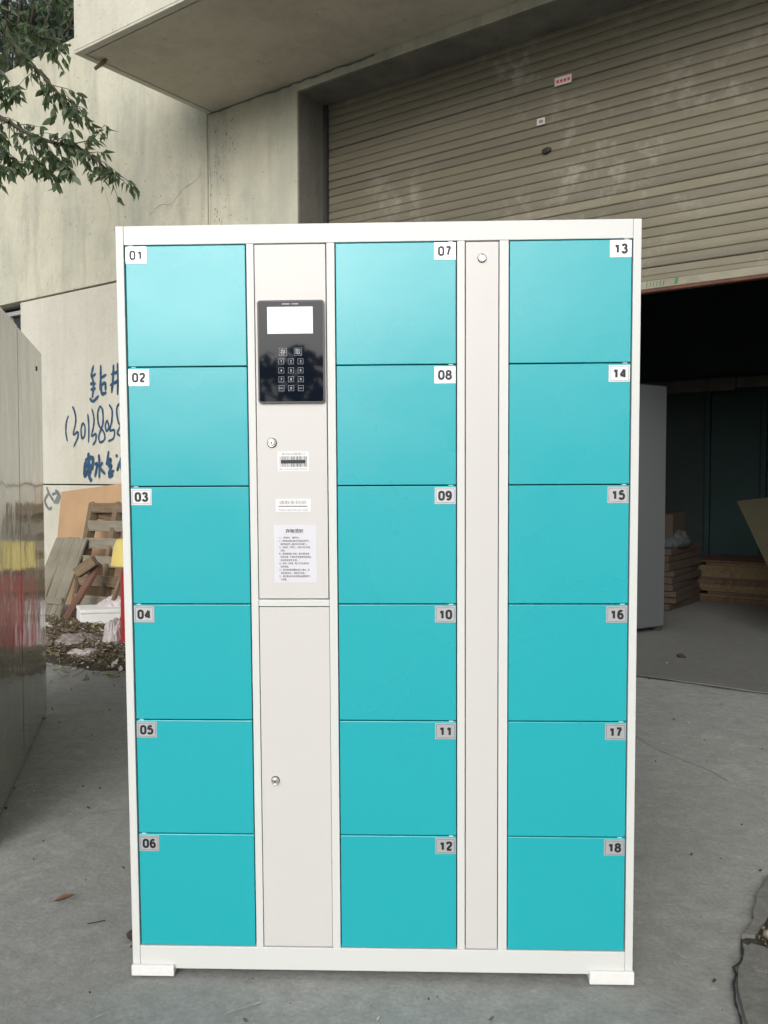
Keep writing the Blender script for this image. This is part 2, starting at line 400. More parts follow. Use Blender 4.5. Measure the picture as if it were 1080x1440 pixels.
# floor inside the workshop: its front edge is a ragged joint
bm = bmesh.new(); n = 60; a = []; b = []; c = []; d = []
for i in range(n+1):
    u = -4.0 + 7.1*i/n; e = rnd.uniform(-0.006, 0.006)
    a.append(bm.verts.new(W(u, 0.005+e, -0.001))); b.append(bm.verts.new(W(u, -0.004+e, 0.004))); c.append(bm.verts.new(W(u, -5.2, 0.004)))
for i in range(n):
    bm.faces.new((a[i], a[i+1], b[i+1], b[i])); bm.faces.new((b[i], b[i+1], c[i+1], c[i]))
tag(mobj('workshop_floor', bm, M['ifloor']), kind='structure')
bm = bmesh.new(); prev = None
for i in range(141):
    u = -4.0 + 7*i/140; w = 0.006+0.006*noise.noise(Vector((u*5, 0, 0))); y = 0.018+0.012*noise.noise(Vector((u*2.2, 5, 0)))
    p = (bm.verts.new(W(u, y-w, 0.0035)), bm.verts.new(W(u, y+w, 0.0035)))
    if prev: bm.faces.new((prev[0], p[0], p[1], prev[1]))
    prev = p
tag(mobj('floor_joint', bm, M['soil']), kind='structure')

# broken slab and its crack in the near right corner
def strip(name, pts, w, mat, z=0.004, jit=0.5, sub=8):
    bm = bmesh.new(); prev = None; P = [Vector(p) for p in pts]
    for i in range(len(P)-1):
        for k in range(sub):
            t = k/sub; q = P[i].lerp(P[i+1], t); dd = (P[i+1]-P[i]).normalized(); nn = Vector((-dd.y, dd.x))
            q = q + nn*noise.noise(Vector((q.x*14, q.y*14, 1)))*0.005
            ww = w*(1+jit*noise.noise(Vector((q.x*40, q.y*40, 7)))*1.6)*0.5
            a = bm.verts.new((q.x+nn.x*ww, q.y+nn.y*ww, z)); b = bm.verts.new((q.x-nn.x*ww, q.y-nn.y*ww, z))
            if prev: bm.faces.new((prev[0], prev[1], b, a))
            prev = (a, b)
    return mobj(name, bm, mat)
crack = [(0.932, 2.19), (0.905, 2.135), (0.880, 2.085), (0.856, 2.06), (0.852, 2.03), (0.826, 1.99), (0.805, 1.93), (0.79, 1.86), (0.772, 1.80), (0.755, 1.66), (0.74, 1.5)]
tag(strip('ground_crack', crack, 0.006, M['gap'], 0.0035, 0.55), kind='structure')
def slab(name, pts, h, mat, rag=0.012, sub=7):
    P = []
    for i in range(len(pts)):
        a = Vector(pts[i]); b = Vector(pts[(i+1) % len(pts)])
        for k in range(sub):
            q = a.lerp(b, k/sub); s = noise.noise(Vector((q.x*16, q.y*16, 2)))
            P.append(q + Vector((s, noise.noise(Vector((q.x*16, q.y*16, 9)))))*rag)
    bm = bmesh.new()
    lo = [bm.verts.new((p.x, p.y, -0.004)) for p in P]; cx = sum(p.x for p in P)/len(P); cy = sum(p.y for p in P)/len(P)
    hi = [bm.verts.new((p.x*0.994+cx*0.006, p.y*0.994+cy*0.006, h+0.006*noise.noise(Vector((p.x*3, p.y*3, 0))))) for p in P]
    m_ = len(P)
    for i in range(m_): bm.faces.new((lo[i], lo[(i+1) % m_], hi[(i+1) % m_], hi[i]))
    bm.faces.new(hi)
    bmesh.ops.triangulate(bm, faces=[f for f in bm.faces if len(f.verts) > 4])
    return mobj(name, bm, mat)
tag(slab('broken_slab', [(0.940, 2.165), (0.912, 2.135), (0.888, 2.085), (0.866, 2.055), (1.0, 1.99), (1.8, 1.93), (1.8, 2.04), (1.25, 2.06), (1.05, 2.10)], 0.009, M['slab'], 0.006), kind='structure')
tag(slab('broken_slab', [(0.862, 2.048), (0.834, 1.985), (0.812, 1.92), (0.798, 1.86), (0.762, 1.66), (0.75, 1.45), (1.8, 1.45), (1.8, 1.90), (1.0, 1.965)], 0.011, M['slab'], 0.005), kind='structure')
tag(slab('soil_patch', [(0.930, 2.185), (0.985, 2.25), (1.04, 2.34), (1.08, 2.43), (1.14, 2.52), (1.6, 2.7), (1.9, 2.5), (1.8, 2.0), (1.05, 2.09)], 0.004, M['soil'], 0.014), kind='structure')
tag(slab('chipped_edge', [(0.935, 2.20), (0.985, 2.262), (1.035, 2.352), (1.08, 2.435), (1.15, 2.53), (1.17, 2.515), (1.105, 2.42), (1.075, 2.345), (1.02, 2.262), (0.965, 2.20)], 0.013, M['slab'], 0.008), kind='structure')
# rubble in the gap: countless bits, one object
bm = bmesh.new()
for i in range(700):
    x = 0.975+abs(rnd.gauss(0, 0.25)); y = 2.10+(x-0.96)*0.10+rnd.uniform(0.0, 0.08+1.1*min(x-0.96, 0.3))
    s = rnd.uniform(0.0015, 0.006)*(1.0 if rnd.random() > .06 else 1.9)
    r = bmesh.ops.create_icosphere(bm, subdivisions=1, radius=s, matrix=Matrix.Translation((x, y, 0.006+s*0.4)) @ Euler((rnd.random()*6, rnd.random()*6, 0)).to_matrix().to_4x4() @ Matrix.Diagonal((1, rnd.uniform(.5, 1), rnd.uniform(.4, .8), 1)))
    k = rnd.choice([0, 2, 2, 1, 2, 2])
    for vv in r['verts']:
        for f in vv.link_faces: f.material_index = k
tag(mobj('rubble', bm, [M['slab'], M['trash1'], M['soil']]), kind='stuff')

# grit and tiny litter on the open concrete
bm = bmesh.new()
for i in range(750):
    x = rnd.uniform(-2.2, 2.6); y = rnd.uniform(1.6, 6.5); s = rnd.choice([0.0012, 0.0018, 0.0025, 0.004])*rnd.uniform(.7, 1.3)
    r = bmesh.ops.create_icosphere(bm, subdivisions=1, radius=s, matrix=Matrix.Translation((x, y, s*0.3)) @ Euler((rnd.random()*6, rnd.random()*6, 0)).to_matrix().to_4x4() @ Matrix.Diagonal((rnd.uniform(1, 1.8), 1, .6, 1)))
    k = rnd.choice([0, 0, 0, 1, 2])
    for vv in r['verts']:
        for f in vv.link_faces: f.material_index = k
tag(mobj('grit', bm, [M['trash3'], M['trash1'], M['trash4']]), kind='stuff')
# pale drag marks scraped into the concrete
for pts in ([(-0.68, 2.54), (-0.60, 2.60), (-0.50, 2.68)], [(-1.55, 3.70), (-1.40, 3.86), (-1.31, 3.95)], [(-0.36, 1.88), (-0.27, 1.93)], [(-0.66, 1.85), (-0.61, 1.89)],
            [(1.17, 4.0), (1.22, 3.75), (1.34, 3.5), (1.37, 3.35)], [(-1.05, 3.05), (-0.85, 3.1)]):
    tag(strip('scrape_mark', pts, 0.005, M['mark'], 0.0025, 1.0), kind='structure')

# ================================================================== WAREHOUSE
wh = empty('warehouse', tuple(G), (0, 0, FROT))
tag(wh, 'cream rendered warehouse with concrete canopy over a wide roller shutter doorway', 'warehouse')
# local frame: x = u, y = -v (into the building), z up
def panel(u0, u1, z0, z1, mat, name='wall_panel', y0=0.0, y1=0.20, bev=0.006):
    return mk_box(name, (u0, u1, y0, y1, z0, z1), mat, wh, bev=bev, seg=2)
# left wing: panels parted by open joints in front of a dark backing
panel(-7.010, -4.1425, 1.139, 3.031, M['wall_low'])
panel(-12.0, -4.1425, 3.043, 5.44, M['wall'], y0=-0.012)
panel(-12.0, -8.206, 1.139, 3.031, M['wall_low'])
panel(-8.2, -7.016, 1.139, 1.80, M['wall_low'])
panel(-12.0, -4.1425, -0.02, 1.127, M['wall_low'])
panel(-4.1385, -3.135, -0.02, 7.2, M['wall'], y1=0.36, bev=0.004)
panel(-3.132, 1.4, 4.2, 7.2, M['wall'], y1=0.36, bev=0.004)
panel(1.403, 9.0, -0.02, 7.2, M['wall'], y1=0.36, bev=0.004)
mk_box('joint_backing', (-12.0, -8.25, 0.202, 0.30, -0.02, 5.4), M['rail'], wh)
mk_box('joint_backing', (-6.95, -4.10, 0.202, 0.30, -0.02, 5.4), M['rail'], wh)
mk_box('joint_backing', (-8.25, -6.95, 0.202, 0.30, 3.02, 5.4), M['rail'], wh)
mk_box('joint_backing', (-8.25, -6.95, 0.202, 0.30, -0.02, 1.78), M['rail'], wh)
# jamb lining and header lining (grey cement)
mk_box('jamb', (-3.134, -3.118, 0.003, 0.40, 0.0, 4.196), M['jamb'], wh)
mk_box('jamb', (1.384, 1.399, 0.003, 0.40, 0.0, 4.196), M['jamb'], wh)
mk_box('lintel', (-3.117, 1.383, 0.003, 0.40, 4.184, 4.199), M['jamb'], wh)
# ragged mortar line under the canopy, hairline cracks and small dark drips on the render
bm = bmesh.new(); pts = [(-4.12+0.06*i, 4.262+rnd.uniform(-0.008, 0.006)) for i in range(30)]; ribbon(bm, pts, 0.016, -0.0026); mobj('mortar_line', bm, M['jamb'], wh)
for pts in ([(-4.9, 3.55), (-4.75, 3.62), (-4.6, 3.60), (-4.45, 3.70), (-4.3, 3.74), (-4.2, 3.80)], [(-5.6, 4.4), (-5.5, 4.1), (-5.53, 3.9), (-5.45, 3.7)], [(-4.11, 4.2), (-4.118, 3.9), (-4.105, 3.6), (-4.115, 3.3)]):
    bm = bmesh.new(); ribbon(bm, [(p[0], p[1]+rnd.uniform(-.006, .006)) for p in pts], 0.0024, -0.0145 if pts[0][0] < -4.15 else -0.0026); mobj('hairline_crack', bm, M['beam'], wh)
bm = bmesh.new()
for i in range(110):
    u = -4.07+abs(rnd.gauss(0, 0.13)) if i < 75 else rnd.uniform(-6.4, -3.2); z = rnd.uniform(3.15, 4.2); l_ = rnd.uniform(0.004, 0.03)
    if -4.16 < u < -4.125: continue
    ribbon(bm, [(u, z), (u+rnd.uniform(-.004, .004), z-l_*0.5), (u+rnd.uniform(-.004, .004), z-l_)], rnd.uniform(0.003, 0.008), (-0.0146 if u < -4.15 else -0.0026)-i*0.000005)
tag(mobj('drip_marks', bm, M['beam'], wh), kind='stuff')
# window left of the wing
wd = mk_box('window', (-8.195, -7.02, 0.15, 0.18, 1.805, 2.99), M['gap'], wh)
bm = bmesh.new()
for b_ in ((-8.195, -7.02, 0.10, 0.149, 2.945, 2.99), (-8.195, -7.02, 0.10, 0.149, 1.805, 1.85), (-8.195, -8.15, 0.10, 0.149, 1.85, 2.945), (-7.42, -7.38, 0.10, 0.149, 1.85, 2.945)):
    box(bm, *b_, bev=0.003)
mobj('frame', bm, M['greylocker'], wd)
mk_box('sill', (-8.3, -6.98, -0.05, 0.09, 1.76, 1.799), M['wall'], wh, bev=0.004)
# canopy: fascia with drip groove, soffit
bm = bmesh.new()
cz = 4.272; y1c = -1.282
box(bm, -4.143, 6.0, y1c, -0.013, cz+0.012, cz+0.62, bev=0.006)
box(bm, -4.143, 6.0, y1c, y1c+0.055, cz-0.004, cz+0.011, 0, bev=0.003)
box(bm, -4.143, -4.088, y1c+0.056, -0.002, cz-0.004, cz+0.011, 0, bev=0.003)
box(bm, -4.076, 6.0, y1c+0.068, -0.002, cz-0.001, cz+0.011, 1)
mobj('canopy', bm, [M['wall_low'], M['soffit']], wh)
bm = bmesh.new(); tube(bm, [(-4.10, -1.14, cz-0.07), (-4.05, -1.10, cz-0.02), (-4.02, -1.09, cz)], [0.012, 0.016, 0.012], 6)
mobj('timber_stub', bm, M['wood_brown'], wh)
# shell of the workshop behind the door
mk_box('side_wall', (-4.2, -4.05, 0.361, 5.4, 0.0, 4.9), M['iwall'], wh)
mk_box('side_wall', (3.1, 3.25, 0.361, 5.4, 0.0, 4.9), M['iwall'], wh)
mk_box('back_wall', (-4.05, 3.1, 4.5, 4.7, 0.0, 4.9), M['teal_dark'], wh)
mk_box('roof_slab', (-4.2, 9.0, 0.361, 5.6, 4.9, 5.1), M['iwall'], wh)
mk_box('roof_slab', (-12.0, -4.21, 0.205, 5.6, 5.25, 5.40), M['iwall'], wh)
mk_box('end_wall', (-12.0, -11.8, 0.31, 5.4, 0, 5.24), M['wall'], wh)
# ledge beam on the back wall, broken by a gap
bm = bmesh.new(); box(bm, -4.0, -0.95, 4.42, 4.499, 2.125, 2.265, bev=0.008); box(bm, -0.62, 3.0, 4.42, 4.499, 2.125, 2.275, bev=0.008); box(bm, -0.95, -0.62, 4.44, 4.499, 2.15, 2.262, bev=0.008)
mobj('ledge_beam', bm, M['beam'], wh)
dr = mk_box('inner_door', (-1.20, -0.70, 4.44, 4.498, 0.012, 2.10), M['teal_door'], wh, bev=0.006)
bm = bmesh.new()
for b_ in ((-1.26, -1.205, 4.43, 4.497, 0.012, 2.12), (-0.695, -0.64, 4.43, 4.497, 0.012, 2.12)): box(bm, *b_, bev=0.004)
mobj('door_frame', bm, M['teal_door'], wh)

# roller shutter
shutter = bpy.data.objects.new('roller_shutter', None); COL.objects.link(shutter); shutter.parent = wh; shutter.location = (0, 0.337, 0)
PITCH = 0.0622
prof = [(0.000, -0.003), (0.0022, -0.004), (0.0032, -0.0085), (0.008, -0.0105), (0.030, -0.0120), (0.052, -0.0100), (0.0575, -0.0085), (0.0590, -0.0035), (0.0618, -0.003)]
bm = bmesh.new(); L0, L1 = -3.105, 1.37
ra = [bm.verts.new((L0, y, z)) for z, y in prof]; rb = [bm.verts.new((L1, y, z)) for z, y in prof]
rc = [bm.verts.new((L0, y+0.0015, z)) for z, y in prof]; rd = [bm.verts.new((L1, y+0.0015, z)) for z, y in prof]
for i in range(len(prof)-1):
    bm.faces.new((ra[i], rb[i], rb[i+1], ra[i+1])); bm.faces.new((rc[i], rc[i+1], rd[i+1], rd[i]))
for a_, b_, c_, d_ in ((ra[0], rc[0], rd[0], rb[0]), (ra[-1], rb[-1], rd[-1], rc[-1])): bm.faces.new((a_, b_, c_, d_))
slat0 = mobj('slat', bm, M['slat'], shutter, loc=(0, 0, 2.528))
NS = 28
for i in range(1, NS):
    s = inst('slat', slat0, shutter, (0, rnd.uniform(-0.002, 0.002), 2.528+PITCH*i), (rnd.uniform(-0.06, 0.06), rnd.uniform(-0.0006, 0.0006), rnd.uniform(-0.0008, 0.0008)))
bm = bmesh.new(); box(bm, -3.105, 1.37, -0.028, 0.006, 2.395, 2.440, 0, bev=0.004, seg=2); box(bm, -3.105, 1.37, -0.018, 0.006, 2.4405, 2.474, 2, bev=0.005, seg=2); box(bm, -3.105, 1.37, -0.012, 0.006, 2.4745, 2.524, 2, bev=0.006, seg=2); box(bm, -3.105, 1.37, -0.060, -0.002, 2.383, 2.394, 0, bev=0.003)
box(bm, -3.105, 1.37, -0.058, -0.006, 2.362, 2.3825, 1, bev=0.004)
mobj('bottom_bar', bm, [M['barpaint'], M['rust'], M['slat']], shutter)
bm = bmesh.new()
for i in range(6):
    x = -0.475+i*0.021
    tube(bm, [(x, -0.0290, 2.402), (x+0.006, -0.0290, 2.432)], 0.0025, 4)
mobj('green_marking', bm, M['greenprint'], shutter)
bm = bmesh.new(); tube(bm, [(-0.290, -0.0290, 2.401), (-0.283, -0.0290, 2.436)], 0.009, 6)
mobj('green_seal', bm, M['greenprint'], shutter)
mk_box('guide_rail', (-3.117, -3.085, 0.29, 0.36, 0.0, 4.183), M['rail'], wh)
mk_box('guide_rail', (1.352, 1.383, 0.29, 0.36, 0.0, 4.183), M['rail'], wh)
bm = bmesh.new(); box(bm, -1.117, -0.995, -0.0225, -0.0215, 3.815, 3.870, 0)
for q_ in range(4):
    x_ = -1.103+0.026*q_; f = bm.faces.new([bm.verts.new(p) for p in ((x_, -0.0232, 3.832), (x_+0.018, -0.0232, 3.832), (x_+0.018, -0.0232, 3.851), (x_, -0.0232, 3.851))]); f.material_index = 1
mobj('sticker', bm, [M['pinkpaper'], M['redprint']], shutter)
bm = bmesh.new(); box(bm, -1.245, -1.185, -0.0225, -0.0215, 3.588, 3.634, 0); box(bm, -1.23, -1.20, -0.0232, -0.0227, 3.60, 3.62, 1)
mobj('torn_sticker', bm, [M['pinkpaper'], M['greyink']], shutter)
bm = bmesh.new(); tube(bm, [(-1.20, -0.021, 3.405), (-1.165, -0.026, 3.408), (-1.14, -0.021, 3.415)], [0.016, 0.02, 0.008], 6)
mobj('lock_plate', bm, M['rail'], shutter)

# spray-painted writing on the wall
STROKES = [(0.03, [(-5.763, 2.289), (-5.808, 2.177)]), (0.03, [(-5.808, 2.169), (-5.73, 2.202)]), (0.03, [(-5.793, 2.181), (-5.767, 2.098), (-5.791, 1.971)]), (0.03, [(-5.823, 2.11), (-5.732, 2.108)]), (0.03, [(-5.817, 2.054), (-5.733, 2.061)]), (0.03, [(-5.833, 1.973), (-5.777, 1.94), (-5.685, 1.991)]), (0.03, [(-5.651, 2.281), (-5.654, 2.15), (-5.664, 2.032)]), (0.03, [(-5.654, 2.154), (-5.564, 2.182)]), (0.03, [(-5.649, 2.082), (-5.586, 2.103), (-5.581, 2.027)]), (0.03, [(-5.649, 2.082), (-5.636, 2.005), (-5.567, 2.013)]), (0.03, [(-5.454, 2.27), (-5.463, 2.145), (-5.489, 2.001)]), (0.03, [(-5.393, 2.282), (-5.389, 2.132), (-5.399, 1.979)]), (0.03, [(-5.493, 2.177), (-5.362, 2.201)]), (0.03, [(-5.512, 2.077), (-5.336, 2.124)]), (0.022, [(-6.179, 1.82), (-6.222, 1.747), (-6.229, 1.641), (-6.205, 1.565)]), (0.022, [(-6.113, 1.909), (-6.075, 1.846), (-6.062, 1.758), (-6.105, 1.628), (-6.036, 1.653), (-6.032, 1.6), (-6.105, 1.505)]), (0.022, [(-5.946, 1.741), (-5.977, 1.677), (-5.964, 1.589), (-5.92, 1.614), (-5.914, 1.701), (-5.946, 1.741)]), (0.022, [(-5.865, 1.824), (-5.851, 1.716), (-5.857, 1.539)]), (0.022, [(-5.8, 1.873), (-5.767, 1.781), (-5.776, 1.696), (-5.806, 1.607), (-5.742, 1.626), (-5.743, 1.566), (-5.794, 1.516)]), (0.022, [(-5.667, 1.892), (-5.707, 1.821), (-5.691, 1.71), (-5.616, 1.639), (-5.604, 1.571), (-5.674, 1.543), (-5.693, 1.608), (-5.629, 1.716), (-5.629, 1.843), (-5.667, 1.892)]), (0.022, [(-5.562, 1.752), (-5.59, 1.698), (-5.568, 1.646), (-5.536, 1.688), (-5.562, 1.752)]), (0.022, [(-5.529, 1.898), (-5.483, 1.837), (-5.491, 1.736), (-5.52, 1.653), (-5.453, 1.651), (-5.468, 1.576), (-5.55, 1.549)]), (0.022, [(-5.321, 1.879), (-5.381, 1.89), (-5.415, 1.834), (-5.384, 1.716), (-5.305, 1.679), (-5.293, 1.621), (-5.36, 1.598), (-5.406, 1.624), (-5.372, 1.673), (-5.291, 1.762), (-5.296, 1.845)]), (0.04, [(-5.862, 1.448), (-5.855, 1.327), (-5.851, 1.206), (-5.809, 1.171)]), (0.04, [(-5.919, 1.371), (-5.804, 1.396), (-5.79, 1.352), (-5.813, 1.275)]), (0.04, [(-5.912, 1.362), (-5.936, 1.223)]), (0.04, [(-5.92, 1.31), (-5.805, 1.318)]), (0.04, [(-5.936, 1.249), (-5.814, 1.266)]), (0.04, [(-5.905, 1.354), (-5.821, 1.24)]), (0.04, [(-5.937, 1.206), (-5.863, 1.284)]), (0.03, [(-5.697, 1.428), (-5.686, 1.317), (-5.695, 1.197)]), (0.03, [(-5.763, 1.326), (-5.72, 1.335), (-5.765, 1.206)]), (0.03, [(-5.636, 1.351), (-5.679, 1.3), (-5.597, 1.236)]), (0.03, [(-5.541, 1.46), (-5.567, 1.35), (-5.582, 1.325)]), (0.03, [(-5.553, 1.367), (-5.512, 1.379), (-5.526, 1.35), (-5.568, 1.333)]), (0.03, [(-5.555, 1.308), (-5.5, 1.32), (-5.542, 1.24), (-5.46, 1.273)]), (0.03, [(-5.542, 1.231), (-5.529, 1.21), (-5.474, 1.231)]), (0.03, [(-5.437, 1.407), (-5.404, 1.411)]), (0.03, [(-5.42, 1.265), (-5.392, 1.315), (-5.364, 1.365)]), (0.03, [(-5.364, 1.39), (-5.346, 1.264)]), (0.02, [(-6.582, 1.11), (-6.542, 1.046), (-6.461, 0.966)]), (0.02, [(-6.542, 1.046), (-6.614, 0.964), (-6.546, 0.884), (-6.49, 0.901)]), (0.02, [(-6.43, 1.079), (-6.35, 1.016), (-6.406, 0.935)]), (0.02, [(-6.487, 1.03), (-6.376, 1.047), (-6.419, 0.967), (-6.461, 0.95)])]
bm = bmesh.new()
for k_, (w_, s_) in enumerate(STROKES[:-4]): ribbon(bm, s_, w_*1.1, -0.0022-0.00012*k_, 0)
mobj('graffiti', bm, M['graffiti'], wh)
bm = bmesh.new()
for k_, (w_, s_) in enumerate(STROKES[-4:]): ribbon(bm, s_, w_*1.7, -0.0022-0.0002*k_, 0)
mobj('faded_scribble', bm, M['graffiti_pale'], wh)

# ================================================================== LOCKER CABINET (hero)
cX = Vector((0.99943603, -0.03321795, 0.00491911)).normalized()
cZ = Vector((-0.00353093, -0.02131326, 0.99976661)); cZ = (cZ - cX*cZ.dot(cX)).normalized(); cY = cZ.cross(cX)
cab = empty('parcel_locker')
mw = Matrix((cX, cY, cZ)).transposed().to_4x4(); mw.translation = Vector((-0.60846, 2.04024, 0.0140))
cab.matrix_world = mw
tag(cab, 'tall white storage locker with eighteen teal numbered doors and a black keypad', 'storage locker')
DEP = 0.42
def cb(name, b_, mat, bev=0.0012, parent=None, seg=2): return mk_box(name, b_, mat, parent or cab, bev=bev, seg=seg)
cb('side_panel', (0.0, 0.0183, 0.0, DEP, 0.0, 1.765), M['white'])
cb('side_panel', (1.1818, 1.2, 0.0, DEP, 0.0, 1.765), M['white'])
cb('top_rail', (0.0189, 1.1812, 0.0, 0.03, 1.7218, 1.765), M['white'])
cb('top_panel', (0.0189, 1.1812, 0.0305, DEP, 1.755, 1.765), M['white'])
cb('plinth', (0.0189, 1.1812, 0.0, 0.03, 0.0, 0.0560), M['white'])
cb('bottom_panel', (0.0189, 1.1812, 0.0305, DEP, 0.02, 0.035), M['white'])
cb('back_panel', (0.0189, 1.1812, DEP-0.004, DEP-0.001, 0.036, 1.754), M['white'], 0)
cb('gap_shade_sheet', (0.0189, 1.1812, 0.0225, 0.0265, 0.0565, 1.7215), M['gap'], 0)  # near-black sheet behind the doors, standing in for the shade inside the carcass
for x0, x1 in ((0.3022, 0.3190), (0.4862, 0.5050), (0.7845, 0.8022), (0.8808, 0.9018)):
    cb('mullion', (x0, x1, 0.0, 0.022, 0.0563, 1.7214), M['white'], 0.001)
cb('mid_rail', (0.3196, 0.4858, 0.0003, 0.022, 0.8838, 0.8995), M['white'], 0.001)

TW, TH = 0.0, 0.2772
def teal_door(x0, x1, row, num, left):
    z1 = 1.7192 - TH*row; z0 = z1 - TH + 0.0028
    if row == 5: z0 = 0.0588
    bm = bmesh.new(); box(bm, x0, x1, 0.0, 0.018, z0, z1, bev=0.0013, seg=2)
    # shift to the door's own centre so that each swings a hair out of true
    c = Vector(((x0+x1)/2, 0, (z0+z1)/2)); bmesh.ops.translate(bm, verts=bm.verts, vec=-c)
    d = mobj('door', bm, M['teal'], cab, loc=c+Vector((0, 0.0004, 0)), rot=(rnd.uniform(-.0022, .0022), 0, rnd.uniform(-.0022, .0022)))
    d['label'] = 'teal door numbered %02d' % num
    hw, hh = (x1-x0)/2, (z1-z0)/2
    if left: a, b = -hw+0.0005, -hw+0.0490
    else: a, b = hw-0.0495, hw-0.0010
    t = hh-0.0012 if row == 0 else hh-0.0035
    bo = t-0.0385
    bm = bmesh.new(); box(bm, a, b, -0.0012, -0.0001, bo, t, 0, bev=0.0003)
    i, w, yy = 0.0030, 0.0007, -0.0014
    for q in ((a+i, b-i, bo+i, bo+i+w), (a+i, b-i, t-i-w, t-i), (a+i, a+i+w, bo+i+w, t-i-w), (b-i-w, b-i, bo+i+w, t-i-w)):
        vs = [bm.verts.new(p) for p in ((q[0], yy, q[2]), (q[1], yy, q[2]), (q[1], yy, q[3]), (q[0], yy, q[3]))]
        f = bm.faces.new(vs); f.material_index = 2
    cx = (a+b)/2; cz_ = (bo+t)/2
    digits(bm, '%02d' % num, cx, cz_, 0.0232, -0.0016, 1)
    mobj('number_plate', bm, [M['alu'], M['ink'], M['inkline']], d)
    s = -1 if left else 1
    bm = bmesh.new(); box(bm, s*(hw-0.012)-0.005, s*(hw-0.012)+0.005, 0.0002, 0.006, hh+0.0001, hh+0.0019, 0)
    mobj('hinge_tab', bm, M['white'], d)
    return d
for r_ in range(6):
    teal_door(0.0225, 0.2996, r_, 1+r_, True)
    teal_door(0.5075, 0.7820, r_, 7+r_, False)
    teal_door(0.9040, 1.1786, r_, 13+r_, False)

def lock(parent, x, z, r=0.0102, proud=0.006):
    bm = bmesh.new()
    lathe(bm, [(r, -0.001), (r, proud*0.6), (r*0.9, proud), (r*0.74, proud), (r*0.70, proud*0.45), (r*0.66, proud*0.45), (r*0.64, proud*0.9), (r*0.5, proud*0.95)], 28, 0, 'y')
    bmesh.ops.translate(bm, verts=bm.verts, vec=(x, 0, z))
    n0 = len(bm.faces)
    lathe_in = [(r*0.16, -(proud+0.0004))]
    box(bm, x-r*0.10, x+r*0.10, -proud-0.0006, -proud+0.0012, z-r*0.30, z+r*0.30, 1)
    ring = [(r*1.16, -0.0004), (r*1.16, 0.0006), (r*1.02, 0.0008)]
    b2 = bmesh.new(); lathe(b2, ring, 28, 2, 'y'); bmesh.ops.translate(b2, verts=b2.verts, vec=(x, 0, z)); me_ = bpy.data.meshes.new('t'); b2.to_mesh(me_); b2.free(); bm.from_mesh(me_); bpy.data.meshes.remove(me_)
    return mobj('lock', bm, [M['chrome'], M['keyhole'], M['bezel']], parent)
cdo = cb('control_door', (0.3208, 0.4840, 0.0002, 0.016, 0.9020, 1.7190), M['pinkwhite'], 0.001)
lock(cdo, 0.3557, 1.2665)
# stickers on the control door (sub-parts)
yS = -0.0006
def quad(bm, x0, x1, z0, z1, y, mi):
    f = bm.faces.new([bm.verts.new(p) for p in ((x0, y, z0), (x1, y, z0), (x1, y, z1), (x0, y, z1))]); f.material_index = mi
bm = bmesh.new(); box(bm, 0.3685, 0.4415, -0.0004, 0.0001, 1.2003, 1.2462, 0)
text(bm, '条码扫描窗口', 0.378, 0.432, 1.2375, 1.2435, yS, 2)
x = 0.3735
while x < 0.4365:
    w = rnd.choice([0.0006, 0.0009, 0.0014]); quad(bm, x, x+w, 1.2105, 1.2350, yS, 1); x += w+rnd.choice([0.0007, 0.0011, 0.0017])
quad(bm, 0.3765, 0.4335, 1.2185, 1.2267, yS-0.0003, 1)
text(bm, 'Bar code scanning window', 0.373, 0.437, 1.2030, 1.2078, yS, 2)
mobj('barcode_sticker', bm, [M['paper'], M['ink'], M['greyink']], cdo)
bm = bmesh.new(); box(bm, 0.3625, 0.4448, -0.0004, 0.0001, 1.1062, 1.1362, 0)
text(bm, '请取条码纸', 0.3705, 0.4345, 1.1235, 1.1322, yS, 2)
quad(bm, 0.3695, 0.4365, 1.1180, 1.1198, yS, 1)
text(bm, 'Please take the bar code', 0.3700, 0.4380, 1.1085, 1.1130, yS, 2)
mobj('slot_sticker', bm, [M['paper'], M['ink'], M['greyink']], cdo)
bm = bmesh.new(); box(bm, 0.3575, 0.4575, -0.0004, 0.0001, 0.9400, 1.0752, 0)
text(bm, '存物须知', 0.3850, 0.4260, 1.0560, 1.0660, yS, 1, 0.02)
lines = [('一、存物时，请按存。', .66), ('二、存物前应确认箱内无物品后再按键。', 1), ('请将物品放入箱内并关好箱门。', .85), ('三、取物时，按取键，扫描条码打开箱', 1), ('门取物。', .14),
         ('四、请妥善保管条码纸，遗失请联系管', .98), ('理员处理，严禁存放贵重和危险物品，', 1), ('如有丢失概不负责。', .55), ('五、存物一次有效，箱门打开后请及时', .97), ('取走物品。', .27),
         ('六、请勿将易燃易爆物品存入箱内，违', .98), ('者后果自负，请爱护设备。', .80), ('七、超过营业时间未取物品由管理员代', 1), ('为保管。', .2)]
for i, (s_, w_) in enumerate(lines):
    z = 1.0480-i*0.00755
    x0 = 0.3690 if s_[1] == '、' else 0.3725
    text(bm, s_, x0, x0+0.0725*w_, z-0.0050, z, yS, 1, 0.012)
mobj('notice_sticker', bm, [M['paper2'], M['ink']], cdo)
ldo = cb('lower_door', (0.3208, 0.4855, 0.0002, 0.016, 0.0592, 0.8815), M['pinkwhite'], 0.001)
lock(ldo, 0.3534, 0.4672, 0.0088, 0.010)
ndo = cb('narrow_door', (0.8044, 0.8788, 0.0006, 0.016, 0.0592, 1.7188), M['pinkwhite'], 0.001)
lock(ndo, 0.8411, 1.6820, 0.0088)
